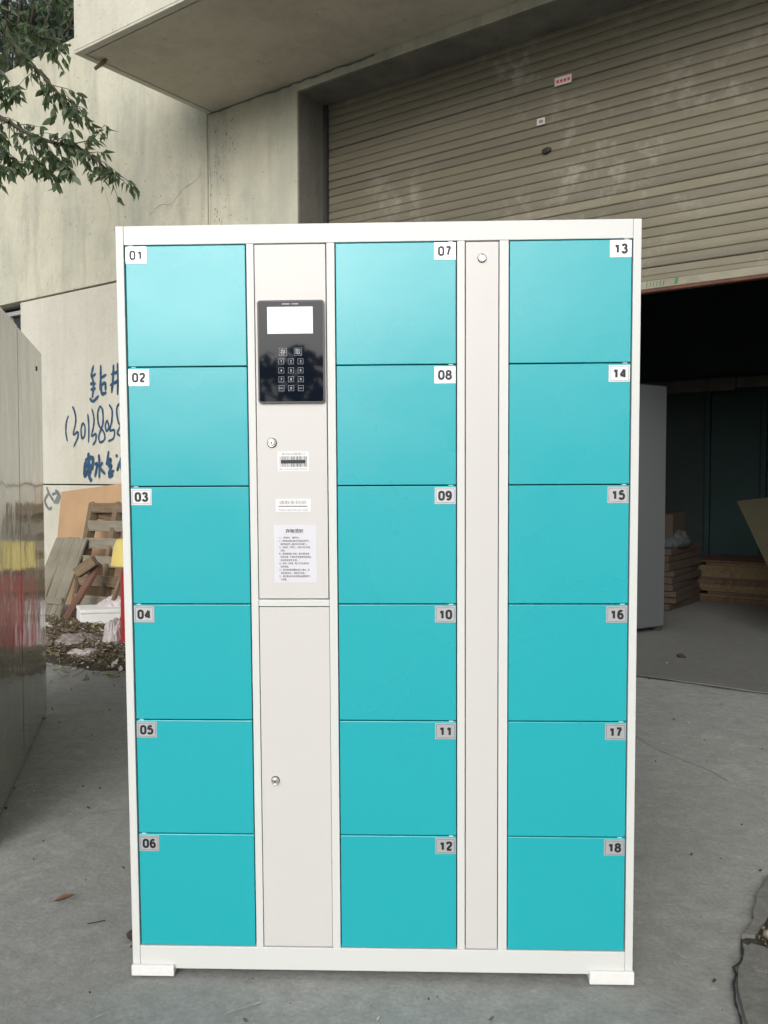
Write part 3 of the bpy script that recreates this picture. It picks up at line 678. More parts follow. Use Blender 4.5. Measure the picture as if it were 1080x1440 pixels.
# keypad terminal
tx0, tx1, tz0, tz1 = 0.3270, 0.4808, 1.3578, 1.5915
def round_plate(bm, x0, x1, z0, z1, r, y0, y1, mi):
    P = []
    for cx, cz_, a0 in ((x1-r, z1-r, 0), (x0+r, z1-r, 90), (x0+r, z0+r, 180), (x1-r, z0+r, 270)):
        for k in range(6):
            t = R(a0+90*k/5); P.append((cx+r*math.cos(t), cz_+r*math.sin(t)))
    A = [bm.verts.new((p[0], y0, p[1])) for p in P]; B = [bm.verts.new((p[0], y1, p[1])) for p in P]
    ms = [bm.faces.new(A), bm.faces.new(B[::-1])]
    for i in range(len(P)): ms.append(bm.faces.new((A[i], B[i], B[(i+1) % len(P)], A[(i+1) % len(P)])))
    for f in ms: f.material_index = mi
    return ms
bm = bmesh.new(); round_plate(bm, tx0, tx1, tz0, tz1, 0.006, -0.008, 0.0, 0)
es = [e for e in bm.edges if all(v_.co.y < -0.007 for v_ in e.verts)]
bmesh.ops.bevel(bm, geom=es, offset=0.0015, segments=2, affect='EDGES')
term = mobj('keypad_terminal', bm, M['bezel'], cab)
bm = bmesh.new(); round_plate(bm, tx0+0.0035, tx1-0.0035, tz0+0.0035, tz1-0.0035, 0.004, -0.0086, -0.0078, 0)
mobj('glass_face', bm, M['glass'], term)
bm = bmesh.new(); box(bm, 0.3502, 0.4548, -0.0092, -0.0087, 1.5155, 1.5762, 0)
mobj('screen', bm, M['screen'], term)
def key(cx, cz_, s, label, glyph=0.5):
    bm = bmesh.new(); w = 0.0005; y = -0.0089
    for q in ((-s, s, -s, -s+w), (-s, s, s-w, s), (-s, -s+w, -s+w, s-w), (s-w, s, -s+w, s-w)):
        quad(bm, cx+q[0], cx+q[1], cz_+q[2], cz_+q[3], y, 0)
    if label in '0123456789':
        digits(bm, label, cx, cz_, s*0.95, y, 0, 0.16); return mobj('key', bm, M['keyline'], term)
    g = s*glyph; gw = g if len(label) > 1 else g*0.62
    if len(label) > 1: g *= 0.45; gw = s*0.75
    if label in '存取': gw = g = s*0.7
    text(bm, label, cx-gw, cx+gw, cz_-g, cz_+g, y, 0, 0.0)
    mobj('key', bm, M['keyline'], term)
key(0.3853, 1.4741, 0.0088, '存'); key(0.4199, 1.4740, 0.0088, '取')
for r_, (zz, ls) in enumerate(((1.4524, '123'), (1.4319, '456'), (1.4117, '789'), (1.3912, 'c0e'))):
    for c_, xx in enumerate((0.3810, 0.4033, 0.4256)):
        key(xx, zz, 0.0063, {'c': 'ESC', 'e': 'OK'}.get(ls[c_], ls[c_]))
bm = bmesh.new(); x = 0.3845
for w in (0.003, 0.003, 0.003, 0.003, 0.003, 0, 0.003, 0.003, 0.003, 0.003):
    if w: quad(bm, x, x+w, 1.5815, 1.5840, -0.0089, 0)
    x += 0.0038
mobj('header_print', bm, M['keyline'], term)

# foam blocks under the two front corners: each a foot lip in front and a pad beneath
def foam(name, x0, x1, ztop, label):
    bm = bmesh.new()
    # world-aligned height: bottom sits on the ground
    box(bm, x0, x1, -0.010, -0.0006, -0.0135-0.006*x1/1.2, ztop, bev=0.002, seg=2)
    box(bm, x0+0.001, x1-0.001, -0.0008, 0.11, -0.0135-0.006*x1/1.2, -0.0006, bev=0.001)
    o = mobj(name, bm, M['foam']); o.matrix_world = mw
    return tag(o, label, 'foam block', 'foam blocks under the locker corners')
foam('foam_block', -0.0008, 0.1026, 0.0118, 'white foam block under the left front corner of the teal locker')
foam('foam_block', 1.0967, 1.2020, 0.0118, 'white foam block under the right front corner of the teal locker')

# ================================================================== GREY LOCKERS at the left edge, seen along their side
LROT = math.atan2(4.349-2.997, -1.721+1.357)          # direction of the run, away from the camera
P0 = Vector((-1.721, 4.349, 0)); dirL = Vector((math.cos(LROT), math.sin(LROT), 0)); nrm = Vector((dirL.y, -dirL.x, 0))
def grey_locker(start, w, h, label, hole):
    o = empty('steel_locker', tuple(start), (0, 0, LROT - math.pi))   # local x runs toward the camera, local y to the right (toward viewer side)
    tag(o, label, 'locker', 'glossy grey lockers at the left edge')
    mk_box('body', (0, w, -0.45, -0.004, 0.0, h), M['steel'], o, bev=0.004, seg=2)
    # visible face: gently oil-canned sheet
    bm = bmesh.new(); nx, nz = 24, 40; gr = []
    for j in range(nz+1):
        row = []
        for i in range(nx+1):
            x = 0.002+(w-0.004)*i/nx; z = 0.02+(h-0.022)*j/nz
            e = math.sin(math.pi*i/nx)*math.sin(math.pi*j/nz)
            d = e*(0.0022*noise.noise(Vector((x*3.1, z*2.3, start.y))) + 0.0004*noise.noise(Vector((x*6, z*3, 4+start.y))))
            row.append(bm.verts.new((x, d, z)))
        gr.append(row)
    for j in range(nz):
        for i in range(nx): bm.faces.new((gr[j][i], gr[j+1][i], gr[j+1][i+1], gr[j][i+1]))
    mobj('face_sheet', bm, M['steel'], o, smooth=True)
    if hole:
        bm = bmesh.new(); lathe(bm, [(0.012, 0.0), (0.012, 0.003), (0.004, 0.004)], 14, 0, 'y'); bmesh.ops.rotate(bm, verts=bm.verts, cent=(0, 0, 0), matrix=Matrix.Rotation(math.pi, 3, 'Z'))
        bmesh.ops.translate(bm, verts=bm.verts, vec=(0.20, 0.0, h-0.10)); mobj('cable_grommet', bm, M['keyhole'], o)
    return o
grey_locker(P0, 0.80, 1.825, 'glossy grey steel locker at left edge, nearest the rubbish heap', True)
grey_locker(P0 - dirL*0.806, 0.90, 1.829, 'glossy grey steel locker at left edge, cut off by the frame', False)

# ================================================================== THINGS AGAINST THE WALL
def plank(name, p0, p1, wdir, width, th, mat, parent=None, bev=0.003):
    """board from p0 (bottom) to p1 (top); its local z runs along it"""
    p0, p1 = Vector(p0), Vector(p1); z = (p1-p0); L = z.length; z.normalize()
    x = Vector(wdir); x = (x - z*x.dot(z)).normalized(); y = z.cross(x)
    bm = bmesh.new(); box(bm, -width/2, width/2, -th/2, th/2, 0, L, bev=bev)
    o = mobj(name, bm, mat); mt = Matrix((x, y, z)).transposed().to_4x4(); mt.translation = p0
    o.matrix_world = mt
    if parent is not None:
        o.parent = parent; o.matrix_parent_inverse = parent.matrix_world.inverted()
    return o
UD = tuple(DU)
o = plank('fibreboard', W(-5.535, 0.26, 0.0), W(-5.64, 0.055, 1.115), (DU.x, DU.y, 0.07), 1.18, 0.015, M['fibre'])
tag(o, 'brown fibreboard sheet leaning on the cream wall behind the pallet', 'board')
o = plank('weathered_board', W(-5.53, 0.82, 0.0), W(-5.545, 0.5, 0.655), UD, 0.19, 0.022, M['wood_grey'])
tag(o, 'grey weathered board leaning next to the steel locker, leftmost of two', 'board', 'weathered boards leaning together')
o = empty('plank_panel', tuple(W(-5.28, 0.80, 0)))
tag(o, 'grey weathered panel of two joined planks leaning left of the pallet', 'board panel')
bpy.context.view_layer.update()
for k, (du, sw) in enumerate(((-0.085, 0.150), (0.062, 0.135))):
    plank('plank', W(-5.285+du, 0.80+0.01*k, 0.0), W(-5.300+du, 0.50+0.01*k, 0.665-0.006*k), UD, sw, 0.022, M['wood_grey'], o)
plank('batten', W(-5.40, 0.775, 0.13), W(-5.16, 0.775, 0.14), (0, 0, 1), 0.06, 0.02, M['wood_grey'], o)
# pallet
pal = empty('pallet', tuple(W(-4.6, 0.7, 0)))
tag(pal, 'old brown wooden pallet leaning upright against the fibreboard', 'pallet')
bpy.context.view_layer.update()
def palp(s, t, off=0.0):   # s across 0..1 (0.9 m), t up 0..1
    b0 = Vector((-5.06, 0.74, 0.0)); t0 = Vector((-5.435, 0.26, 0.96)); a0 = Vector((0.93, 0.0, 0.02))
    q = b0.lerp(t0, t) + a0*s; return W(q.x, q.y+off, q.z)
for s_ in (0.02, 0.42, 0.98):
    plank('stringer', palp(s_, 0.0), palp(s_, 1.0), UD, 0.055, 0.085, M['wood_brown'], pal)
for t_ in (0.965, 0.80, 0.645, 0.49, 0.33, 0.16):
    plank('slat', palp(0.055, t_, 0.044), palp(1.02, t_, 0.044), (0, 0, 1), 0.088 if t_ > 0.9 else 0.095, 0.018, M['wood_brown'] if rnd.random() < .7 else M['wood_grey'], pal)
for t_ in (0.90, 0.3): plank('back_slat', palp(-0.03, t_, -0.055), palp(1.02, t_, -0.055), (0, 0, 1), 0.09, 0.018, M['wood_brown'], pal)
o = plank('timber_plank', W(-4.80, 1.00, 0.02), W(-4.62, 0.78, 0.50), UD, 0.075, 0.03, M['wood_red'])
tag(o, 'reddish timber plank propped diagonally across the pallet', 'plank')
o = plank('timber_offcut', W(-4.76, 0.90, 0.42), W(-4.60, 0.84, 0.53), (0, 0, 1), 0.085, 0.06, M['wood_brown'])
tag(o, 'dark chunky timber offcut resting against the middle of the pallet', 'timber offcut')
o = plank('timber_lath', W(-4.38, 0.92, 0.0), W(-4.44, 0.66, 0.50), UD, 0.030, 0.03, M['wood_brown'])
tag(o, 'thin brown lath standing against the right side of the pallet', 'lath')
# white foam box
o = empty('foam_box', (-2.345, 6.60, 0.03), (0, R(2), R(25)))
tag(o, 'white foam box lying on the litter in front of the pallet', 'foam box')
mk_box('box_body', (0.0, 0.34, 0.0, 0.30, 0.0, 0.118), M['foam'], o, bev=0.006, seg=2)
mk_box('box_lid', (-0.004, 0.344, -0.004, 0.304, 0.1195, 0.150), M['foam'], o, bev=0.008, seg=2)
# crumpled plastic bags
def crumple(name, loc, sc, mat, label, cat, seed, amp=0.38, group=None, parent=None):
    bm = bmesh.new(); bmesh.ops.create_icosphere(bm, subdivisions=5, radius=1.0)
    for v_ in bm.verts:
        p = v_.co.copy(); q = p*1.6+Vector((seed, 0, 0))
        q2 = Vector((q.x*1.6, q.y*1.6, q.z*0.7)); f = 1 + amp*noise.noise(q) + amp*0.35*(1-abs(noise.noise(q2*1.6))*2.5) + amp*0.16*(1-abs(noise.noise(q2*4))*3) - 0.28*max(0, p.z)**2 + 0.012*noise.noise(q*15)
        v_.co = Vector((p.x*f*sc[0], p.y*f*sc[1], max(p.z*f*sc[2], -sc[2]*0.55)))
    o = mobj(name, bm, mat, loc=(loc[0], loc[1], loc[2]+sc[2]*0.5), smooth=True)
    if parent is None: tag(o, label, cat, group)
    return o
crumple('plastic_bag', (-1.90, 6.02, 0.01), (0.075, 0.08, 0.15), M['bag'], 'pale pinkish plastic bag standing just left of the red drum', 'plastic bag', 3.1, 0.22)
crumple('plastic_bag', (-2.16, 6.95, 0.02), (0.17, 0.12, 0.17), M['bag'], 'whitish plastic bag slumped behind the foam box', 'plastic bag', 11.7, 0.22)
crumple('plastic_film', W(-3.93, 1.45, 0.01), (0.15, 0.10, 0.055), M['dirtybag'], 'dirty crumpled plastic film on top of the leaf litter', 'plastic film', 8.3, 0.5)
crumple('paper_wad', W(-4.15, 1.62, 0.01), (0.10, 0.07, 0.035), M['dirtybag'], 'brownish wad of paper at the left front of the litter', 'paper', 31.3, 0.5)
crumple('paper_scrap', W(-3.62, 1.62, 0.005), (0.10, 0.06, 0.025), M['bag'], 'flat pale paper scrap at the front edge of the litter', 'paper', 35.3, 0.6)
crumple('rag', W(-4.66, 1.30, 0.0), (0.12, 0.10, 0.05), M['bag'], 'pale crumpled rag between the foam box and the steel locker', 'rag', 21.3, 0.5)
crumple('plastic_scrap', W(-3.60, 1.18, 0.01), (0.09, 0.07, 0.05), M['bag'], 'pale plastic scrap on the litter beside the teal locker', 'plastic scrap', 15.3, 0.6)
for k_, (u_, v_, s_, l_) in enumerate(((-4.45, 1.34, 0.06, 'dark stained rag at the left of the leaf litter'), (-3.95, 1.22, 0.07, 'crumpled pale wrapper in the middle of the leaf litter'), (-3.72, 1.42, 0.05, 'small crumpled film near the right of the leaf litter'))):
    crumple('wrapper', W(u_, v_, 0.02), (s_*1.5, s_, s_*0.45), M['dirtybag'] if k_ != 1 else M['bag'], l_, 'wrapper', 41.0+k_*7, 0.5)
# litter heap
bm = bmesh.new()
for i in range(11000):
    s = rnd.random(); u = -4.95+1.95*s+rnd.gauss(0, 0.12); vv = 1.02+0.42*abs(rnd.gauss(0, 0.75))*(1.0)+max(0, s-0.2)*0.12
    hgt = max(0, 0.085-0.10*abs(vv-1.15)) * rnd.random()**0.8
    p = W(u, vv, 0.004+hgt); k = rnd.random()
    e = Euler((rnd.gauss(0, 0.45), rnd.gauss(0, 0.45), rnd.random()*6.3)).to_matrix()
    if k < 0.25:
        L_ = rnd.uniform(0.04, 0.16); d = e @ Vector((L_/2, 0, 0)); d.z *= 0.4; tube(bm, [p-d, p+d], rnd.uniform(0.0015, 0.004), 3, 0)
    else:
        a_ = rnd.uniform(0.006, 0.020)*(1 if rnd.random() < .93 else 2.4); b_ = a_*rnd.uniform(0.3, 0.6); mi = rnd.choices([0, 1, 2, 3], [4, 4, 2.5, 2.6])[0]
        pts = [(-a_, 0, 0), (0, -b_, 0.004), (a_, 0, 0), (0, b_, 0.004)]
        f = bm.faces.new([bm.verts.new(p + e @ Vector(q)) for q in pts]); f.material_index = mi
tag(mobj('leaf_litter', bm, [M['trash1'], M['trash2'], M['trash3'], M['trash4']]), kind='stuff')
bm = bmesh.new(); n = 26
gr = []
for i in range(n+1):
    row = []
    for j in range(13):
        u = -5.3+2.4*i/n; vv = 0.7+1.2*j/12; e = math.sin(math.pi*i/n)*math.sin(math.pi*min(1, j/12))
        z = 0.05*e + 0.03*e*noise.noise(Vector((u*6, vv*6, 0)))-0.008
        row.append(bm.verts.new(W(u, vv, z)))
    gr.append(row)
for i in range(n):
    for j in range(12): bm.faces.new((gr[i][j], gr[i+1][j], gr[i+1][j+1], gr[i][j+1]))
tag(mobj('dirt_mound', bm, M['soil'], smooth=True), kind='structure')

# red bollard with a yellow bucket upturned on it
bx, by = -1.755, 6.0
o = empty('red_drum', (bx, by, 0)); tag(o, 'red plastic drum standing beside the litter, under the yellow bucket', 'drum')
bm = bmesh.new(); lathe(bm, [(0.092, 0.0), (0.096, 0.01), (0.096, 0.03), (0.088, 0.04), (0.088, 0.20), (0.093, 0.21), (0.093, 0.225), (0.088, 0.235), (0.086, 0.52), (0.08, 0.55), (0.075, 0.56)], 28); mobj('drum_body', bm, M['red'], o)
bm = bmesh.new(); lathe(bm, [(0.03, 0.561), (0.03, 0.60), (0.02, 0.604)], 14); mobj('drum_cap', bm, M['red'], o)
o = empty('yellow_bucket', (bx, by, 0.0)); tag(o, 'pale yellow bucket upturned over the red drum beside the teal locker', 'bucket')
bm = bmesh.new(); lathe(bm, [(0.120, 0.588), (0.150, 0.590), (0.152, 0.60), (0.147, 0.606), (0.132, 0.72), (0.112, 0.768), (0.10, 0.775), (0.02, 0.776)], 36); mobj('bucket_shell', bm, M['yellow'], o)

# ================================================================== INSIDE THE WORKSHOP
il = empty('inner_locker', tuple(W(-0.76, -1.62, 0.004)), (0, 0, R(30)))
# local: x along the wall, y into the building
tag(il, 'tall light grey locker standing just inside the dark workshop doorway', 'locker')
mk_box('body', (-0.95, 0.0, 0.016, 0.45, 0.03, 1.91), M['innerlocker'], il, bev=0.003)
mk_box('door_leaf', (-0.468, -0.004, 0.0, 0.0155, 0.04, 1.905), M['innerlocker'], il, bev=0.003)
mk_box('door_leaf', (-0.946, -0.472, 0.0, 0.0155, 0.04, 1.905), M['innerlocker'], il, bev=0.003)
mk_box('foot', (-0.06, -0.01, 0.02, 0.07, 0.0, 0.0295), M['rail'], il)
mk_box('foot', (-0.94, -0.89, 0.02, 0.07, 0.0, 0.0295), M['rail'], il)
# stack of sheets / lumber
ORD = ['lowest', 'second lowest', 'third lowest', 'fourth from the floor', 'fifth from the floor', 'sixth from the floor', 'middle', 'sixth from the top', 'fifth from the top', 'fourth from the top', 'third highest', 'second highest', 'topmost']
def stack(u0, u1, v0, v1, z0, layers, label, cat, group):
    z = z0; mats = [M['wood_yel'], M['wood_dark'], M['wood_yel'], M['cardb']]
    src = {}
    for i in range(layers):
        th = rnd.choice([0.018, 0.03, 0.045]); du = rnd.uniform(-0.10, 0.10); dv = rnd.uniform(-0.03, 0.03)
        bm = bmesh.new(); box(bm, (u0-u1)/2, (u1-u0)/2, -(v1-v0)/2, (v1-v0)/2, 0, th, bev=0.002)
        o = mobj('stacked_sheet', bm, mats[(i+rnd.randint(0, 1)) % 4], loc=W((u0+u1)/2+du, (v0+v1)/2+dv, z), rot=(0, 0, FROT+rnd.uniform(-0.02, 0.02)))
        tag(o, ORD[i]+' '+label, cat, group); z += th+0.0005
    return z
zt = stack(-1.02, 0.5, -4.2, -3.5, 0.006, 13, 'board in the low stack of sheets on the dark workshop floor', 'board', 'boards stacked on the workshop floor')
bm = bmesh.new(); box(bm, -0.75, 0.75, -0.32, 0.32, 0, 0.03, bev=0.003)
z = 0.011
for i in range(9):
    th = rnd.uniform(0.05, 0.08); bm2 = bmesh.new(); box(bm2, -0.26, 0.26, -0.42, 0.42, 0, th-0.004, bev=0.004)
    o = mobj('flat_carton', bm2, M['cardb'], loc=W(-1.28+rnd.uniform(-.02, .02), -3.05+rnd.uniform(-.03, .03), z), rot=(0, 0, FROT+rnd.uniform(-.05, .05)))
    tag(o, ORD[i if i < 4 else (6 if i == 4 else i+4)]+' flat brown carton in the stack behind the grey inner locker', 'carton', 'cartons stacked behind the inner locker'); z += th
bm.free()
o = crumple('wrapped_bundle', W(-1.3, -3.0, z), (0.27, 0.34, 0.13), M['iwall'], 'dim wrapped bundle on top of the carton stack', 'bundle', 5.5, 0.25)
o = mk_box('carton_box', (-0.17, 0.17, -0.2, 0.2, 0, 0.20), M['cardb'], loc=W(-1.24, -2.98, z+0.105), rot=(0, 0, FROT), bev=0.004)
tag(o, 'brown carton topmost on the pile behind the inner locker', 'carton')
# tilted sheet leaning from the right
o = plank('tilted_sheet', W(0.03, -1.55, 0.49), W(-0.33, -2.0, 1.00), (0.55, 0.1, 0.25), 0.02, 0.02, M['tiltedge']) if False else None
bm = bmesh.new()
A = [W(-0.335, -2.05, 1.005), W(0.02, -1.60, 0.50), W(1.25, -1.75, 0.62), W(0.85, -2.2, 1.16)]
nn = (A[1]-A[0]).cross(A[3]-A[0]).normalized()*0.02
lo = [bm.verts.new(p) for p in A]; hi = [bm.verts.new(p+nn) for p in A]
bm.faces.new(lo); bm.faces.new(hi[::-1])
for i in range(4):
    f = bm.faces.new((lo[i], hi[i], hi[(i+1) % 4], lo[(i+1) % 4])); f.material_index = 1
bmesh.ops.recalc_face_normals(bm, faces=bm.faces)
o = mobj('sheet_top', bm, [M['tiltb'], M['tiltedge']])
tb = empty('tilting_bench', tuple(W(0.4, -1.9, 0))); tag(tb, 'olive sheet tilted on a dark stand at the right of the doorway', 'tilted bench')
bpy.context.view_layer.update(); o.parent = tb; o.matrix_parent_inverse = tb.matrix_world.inverted()
for q in ((0.10, -1.72, 0.52), (0.95, -2.0, 0.80)):
    plank('leg', W(q[0], q[1], 0.011), W(q[0], q[1], q[2]), UD, 0.05, 0.05, M['rail'], tb)
bm = bmesh.new(); lathe(bm, [(0.07, -0.03), (0.09, -0.025), (0.09, 0.025), (0.07, 0.03)], 20, 0, 'y')
o = mobj('caster_wheel', bm, M['keyhole'], loc=W(0.06, -1.80, 0.40), rot=(0, 0, FROT)); o.parent = tb; o.matrix_parent_inverse = tb.matrix_world.inverted()

# ================================================================== SMALL THINGS ON THE GROUND
def leaf_shape(bm, L_, wd_, fold=0.25, curl=0.15, mi=0, mat=None):
    st = [(0, 0.0), (0.22, 0.75), (0.5, 1.0), (0.78, 0.62), (1.0, 0.0)]
    mid = [Vector((t*L_, 0, -curl*L_*t*t)) for t, _ in st]
    vm = [bm.verts.new(p) for p in mid]
    for s in (1, -1):
        vs = [vm[0]] + [bm.verts.new(mid[i]+Vector((0, s*wd_*st[i][1]/2, fold*wd_*st[i][1]/2))) for i in (1, 2, 3)] + [vm[4]]
        for i in range(4):
            q = [vm[i], vs[i], vs[i+1], vm[i+1]]; q2 = []
            for x_ in q:
                if x_ not in q2: q2.append(x_)
            f = bm.faces.new(q2 if s > 0 else q2[::-1]); f.material_index = mi; f.smooth = True
bm = bmesh.new(); leaf_shape(bm, 0.062, 0.022, 0.9, -0.25); tube(bm, [(0, 0, 0), (-0.012, 0.002, 0.002)], 0.0008, 4)
o = mobj('dry_leaf', bm, M['dryleaf'], loc=(-0.935, 2.385, 0.004), rot=(0.1, -0.05, R(8)), smooth=True)
tag(o, 'curled brown dry leaf lying on the concrete left of the teal locker', 'leaf')
bm = bmesh.new(); bmesh.ops.create_icosphere(bm, subdivisions=3, radius=0.016)
for v_ in bm.verts: v_.co *= 1+0.5*noise.noise(v_.co*70); v_.co.z = max(v_.co.z*0.8, -0.008)
o = mobj('dirt_clod', bm, M['trash3'], loc=(-0.655, 2.20, 0.008)); tag(o, 'dark clod of dirt against the left foot of the teal locker', 'clod')
bm = bmesh.new(); bmesh.ops.create_icosphere(bm, subdivisions=2, radius=0.008); 
for v_ in bm.verts: v_.co *= 1+0.4*noise.noise(v_.co*120)
o = mobj('pebble', bm, M['stone'], loc=(-0.628, 2.19, 0.006)); tag(o, 'small pale pebble touching the dark clod by the locker foot', 'pebble')
bm = bmesh.new(); bmesh.ops.create_icosphere(bm, subdivisions=3, radius=0.013)
for v_ in bm.verts: v_.co *= 1+0.35*noise.noise(v_.co*90)
o = mobj('stone', bm, M['stone'], loc=(1.00, 2.19, 0.014)); tag(o, 'yellowish stone in the broken corner at the right edge', 'stone')
bm = bmesh.new(); bmesh.ops.create_icosphere(bm, subdivisions=3, radius=0.028)
for v_ in bm.verts: v_.co *= 1+0.5*noise.noise(v_.co*40); v_.co.z *= 0.6
o = mobj('stone', bm, M['trash3'], loc=(1.985, 5.70, 0.012)); tag(o, 'dark lump of dirt on the floor in the workshop doorway', 'clod')
bm = bmesh.new(); tube(bm, [(-0.70, 2.215, 0.003), (-0.742, 2.195, 0.004)], 0.0016, 5)
o = mobj('twig', bm, M['trash3'], loc=(-0.055, 0.07, 0)); tag(o, 'tiny dark twig on the concrete near the dry leaf', 'twig')

# ================================================================== TREES
def atpx(d0, *c): return Vector(c)
tree = empty('camphor_tree', (-3.9, 5.9, 0)); tag(tree, 'leafy camphor tree whose branches hang into the top left corner', 'tree')
bm = bmesh.new(); tube(bm, [(0, 0, -0.05), (0.05, 0, 1.2), (-0.05, 0.05, 2.4), (0.12, 0.0, 3.4), (0.3, 0.1, 4.4), (0.5, 0.1, 5.6)], [0.17, 0.14, 0.125, 0.11, 0.08, 0.05], 12)
mobj('trunk', bm, M['bark'], tree, smooth=True)
leafm = []
for k in range(3):
    bm = bmesh.new(); leaf_shape(bm, (0.082, 0.070, 0.092)[k], (0.036, 0.030, 0.036)[k], (0.25, 0.5, 0.1)[k], (0.18, 0.35, 0.08)[k])
    me = bpy.data.meshes.new('leaf'); bm.to_mesh(me); bm.free(); me.materials.append(M['leaf'])
    for p in me.polygons: p.use_smooth = True
    leafm.append(me)
LEAVES = []      # (matrix, weight)
def leaf_at(p, base_dir):
    d = (base_dir*0.4 + Vector((rnd.gauss(0, .5), rnd.gauss(0, .5), -0.75+rnd.gauss(0, .35)))).normalized()
    side = d.cross(Vector((rnd.gauss(0, 1), rnd.gauss(0, 1), 0.3))).normalized(); up = side.cross(d)
    s = rnd.uniform(0.7, 1.15)
    m_ = Matrix((d*s, side*s, up*s)).transposed().to_4x4(); m_.translation = p; LEAVES.append(m_)
T0 = Vector((-3.9, 5.9, 0))
def branch(pts, r0, r1, twigs, tl, lv, sub=True):
    """pts in world space; leafy twigs sprout along it"""
    P = [Vector(p) for p in pts]; bm = bmesh.new()
    rad = [r0+(r1-r0)*i/(len(P)-1) for i in range(len(P))]
    tube(bm, [p-T0 for p in P], rad, 6)
    for t in range(twigs):
        q = (0.18+0.82*(t+rnd.random()*0.6)/twigs)*(len(P)-1); i = min(int(q), len(P)-2); a = P[i].lerp(P[i+1], min(1, q-i))
        ax = (P[i+1]-P[i]).normalized()
        d = (ax*0.7+Vector((rnd.gauss(0, .5), rnd.gauss(0, .6), rnd.gauss(-0.15, .45)))).normalized()
        e = a + d*tl*rnd.uniform(0.5, 1.2) + Vector((0, 0, -0.03))
        mmid = a.lerp(e, .5)+Vector((0, 0, 0.015))
        tube(bm, [a-T0, mmid-T0, e-T0], [0.003, 0.0022, 0.0012], 4)
        for k in range(lv):
            f = rnd.random()**0.6; leaf_at((a.lerp(mmid, f*2) if f < .5 else mmid.lerp(e, f*2-1)), d)
    mobj('branch', bm, M['bark'], tree, smooth=True)
# lower hanging spray (reaches farthest to the right)
branch([(-3.75, 5.9, 3.75), (-3.1, 6.0, 3.78), (-2.63, 6.0, 3.67), (-2.44, 6.0, 3.56), (-2.27, 5.97, 3.49), (-2.10, 5.95, 3.46), (-1.95, 5.95, 3.36), (-1.84, 5.95, 3.26)], 0.022, 0.003, 38, 0.20, 8)
branch([(-2.44, 6.0, 3.56), (-2.42, 6.05, 3.42), (-2.30, 6.0, 3.30)], 0.006, 0.002, 9, 0.12, 7)
branch([(-2.75, 6.0, 3.60), (-2.66, 5.9, 3.42), (-2.58, 5.9, 3.26)], 0.006, 0.002, 9, 0.12, 8)
branch([(-2.12, 5.95, 3.47), (-1.98, 5.95, 3.50), (-1.90, 5.95, 3.60)], 0.004, 0.0015, 7, 0.05, 4)
branch([(-2.9, 6.0, 3.72), (-2.72, 6.05, 3.60), (-2.60, 6.0, 3.45), (-2.50, 6.0, 3.36)], 0.006, 0.002, 16, 0.13, 8)
branch([(-2.35, 5.98, 3.52), (-2.28, 6.02, 3.40), (-2.18, 6.0, 3.32)], 0.005, 0.002, 10, 0.10, 8)
branch([(-2.75, 6.0, 3.78), (-2.60, 6.0, 3.86), (-2.52, 6.0, 3.82)], 0.005, 0.002, 9, 0.10, 7)
# upper spray, hanging down
branch([(-3.7, 6.0, 4.6), (-3.1, 6.1, 4.55), (-2.65, 6.1, 4.30), (-2.40, 6.05, 4.02), (-2.25, 6.05, 3.86), (-2.12, 6.05, 3.76)], 0.022, 0.003, 36, 0.18, 7)
branch([(-3.2, 6.1, 4.55), (-2.8, 6.0, 4.15), (-2.62, 6.0, 3.92)], 0.008, 0.002, 18, 0.2, 7)
for pts in ([(-3.6, 6.1, 4.7), (-3.0, 6.5, 4.95), (-2.5, 6.6, 4.85), (-2.2, 6.6, 4.65)], [(-3.6, 6.1, 4.5), (-3.0, 6.3, 4.7), (-2.7, 6.4, 4.5), (-2.4, 6.4, 4.35)],
            [(-3.6, 5.9, 4.3), (-3.3, 5.6, 4.6), (-3.0, 5.4, 4.8)],
            [(-3.4, 5.9, 5.4), (-3.9, 5.4, 5.9), (-4.5, 5.0, 6.2)], [(-3.5, 6.0, 5.2), (-3.9, 6.7, 5.8), (-4.2, 7.2, 6.1)], [(-3.7, 6.0, 4.4), (-4.5, 6.0, 4.9), (-5.1, 6.0, 5.2)]):
    branch(pts, 0.02, 0.003, 36, 0.22, 8)
# nearest-looking leaves are parts, the others one part
def vis(m_):
    p = m_.translation; x = 540+1210*p.x/p.y; return x
LEAVES.sort(key=lambda m_: (m_.translation.z > 3.95, abs(vis(m_)-90)))
for m_ in LEAVES[:300]:
    o = bpy.data.objects.new('leaf', leafm[rnd.randint(0, 2)]); COL.objects.link(o); o.parent = tree
    mm = m_.copy(); mm.translation = m_.translation-T0; o.matrix_local = mm
bm = bmesh.new()
for m_ in LEAVES[300:]:
    mm = m_.copy(); mm.translation = m_.translation-T0
    L_, w_ = 0.08, 0.034
    c = [mm @ Vector(q) for q in ((0, 0, 0), (L_*.35, w_*.5, .004), (L_*.35, -w_*.5, .004), (L_, 0, -.015), (L_*.4, 0, -0.003))]
    vv = [bm.verts.new(q) for q in c]
    bm.faces.new((vv[0], vv[4], vv[1])); bm.faces.new((vv[1], vv[4], vv[3])); bm.faces.new((vv[0], vv[2], vv[4])); bm.faces.new((vv[2], vv[3], vv[4]))
tag(mobj('foliage', bm, M['leaf'], tree), kind='stuff')

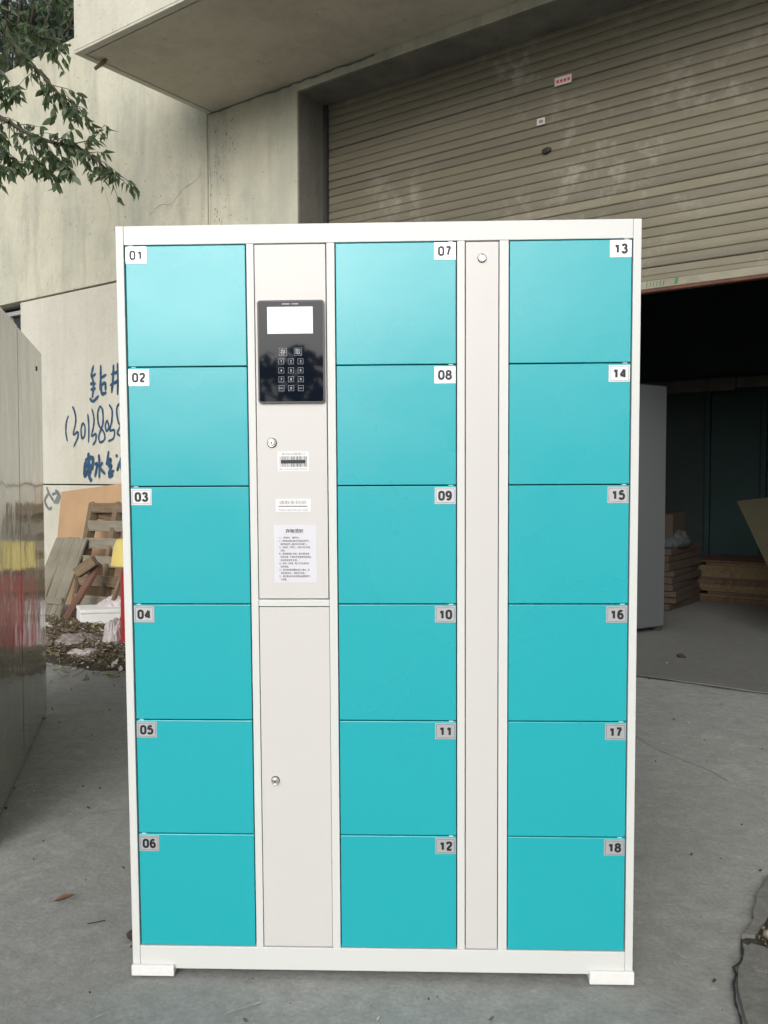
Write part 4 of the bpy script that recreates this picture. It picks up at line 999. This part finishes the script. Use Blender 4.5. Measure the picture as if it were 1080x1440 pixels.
def far_tree(x, y, h, rad, n, seed, label):
    rr = random.Random(seed); t = empty('broadleaf_tree', (x, y, 0)); tag(t, label, 'tree', 'trees beyond the warehouse wall')
    bm = bmesh.new(); tube(bm, [(0, 0, 0), (0.2, 0, h*0.35), (0.0, 0.1, h*0.7), (0.1, 0, h*0.95)], [0.28, 0.22, 0.14, 0.05], 8)
    cl = []
    for i in range(46):
        a = rr.random()*6.28; b = rr.uniform(-0.8, 1); r_ = rad*rr.uniform(0.35, 1.0)
        c = Vector((math.cos(a)*r_*math.sqrt(1-b*b*.8), math.sin(a)*r_*math.sqrt(1-b*b*.8), h*0.74+b*rad*0.85)); cl.append((c, rr.uniform(0.4, 0.85)*rad*0.3))
        tube(bm, [(0, 0.05, h*rr.uniform(0.4, 0.75)), tuple(c*0.6+Vector((0, 0, h*0.25))), tuple(c)], [0.06, 0.035, 0.01], 4)
    mobj('trunk', bm, M['bark'], t, smooth=True)
    bm = bmesh.new()
    for i in range(n):
        c, s = rr.choice(cl); d = Vector((rr.gauss(0, 1), rr.gauss(0, 1), rr.gauss(0, .7))); p = c+d*s*0.62
        e = Euler((rr.gauss(0, .8), rr.gauss(0, .8), rr.random()*6.3)).to_matrix(); a_ = rr.uniform(0.06, 0.12)
        vs = [bm.verts.new(p + e @ Vector(q)) for q in ((-a_, 0, 0), (0, -a_*.45, .02), (a_, 0, -.02), (0, a_*.45, .02))]
        bm.faces.new(vs)
    tag(mobj('crown', bm, M['leaf_far'], t), kind='stuff')
far_tree(-7.6, 17.5, 12.0, 3.8, 22000, 3, 'dense dark broadleaf tree rising behind the wall at top left')
far_tree(-12.5, 19.0, 12.0, 3.6, 16000, 5, 'second broadleaf tree farther left behind the wall, partly out of view')

# unseen leaf mass added behind the viewer to darken reflections in keypad and doors
bm = bmesh.new(); rr = random.Random(9); bumps = [(rr.uniform(-16, 16), rr.uniform(2.3, 3.6), rr.uniform(1.4, 3.0)) for _ in range(26)]
for i in range(15000):
    cx_, hh_, w_ = rr.choice(bumps); a = rr.uniform(0, 6.28); q = rr.random()**0.4
    x = cx_+math.cos(a)*w_*q; z = max(0.05, hh_*1.05*(0.5+0.5*math.sin(a)*q)); y = -15+rr.gauss(0, 0.8)
    e = Euler((rr.gauss(0, .8), rr.gauss(0, .8), rr.random()*6.3)).to_matrix(); a_ = rr.uniform(0.12, 0.26)
    bm.faces.new([bm.verts.new(Vector((x, y, z)) + e @ Vector(q_)) for q_ in ((-a_, 0, 0), (0, -a_*.6, .03), (a_, 0, -.03), (0, a_*.6, .03))])
tag(mobj('unseen_shrubbery', bm, M['leaf']), kind='stuff')
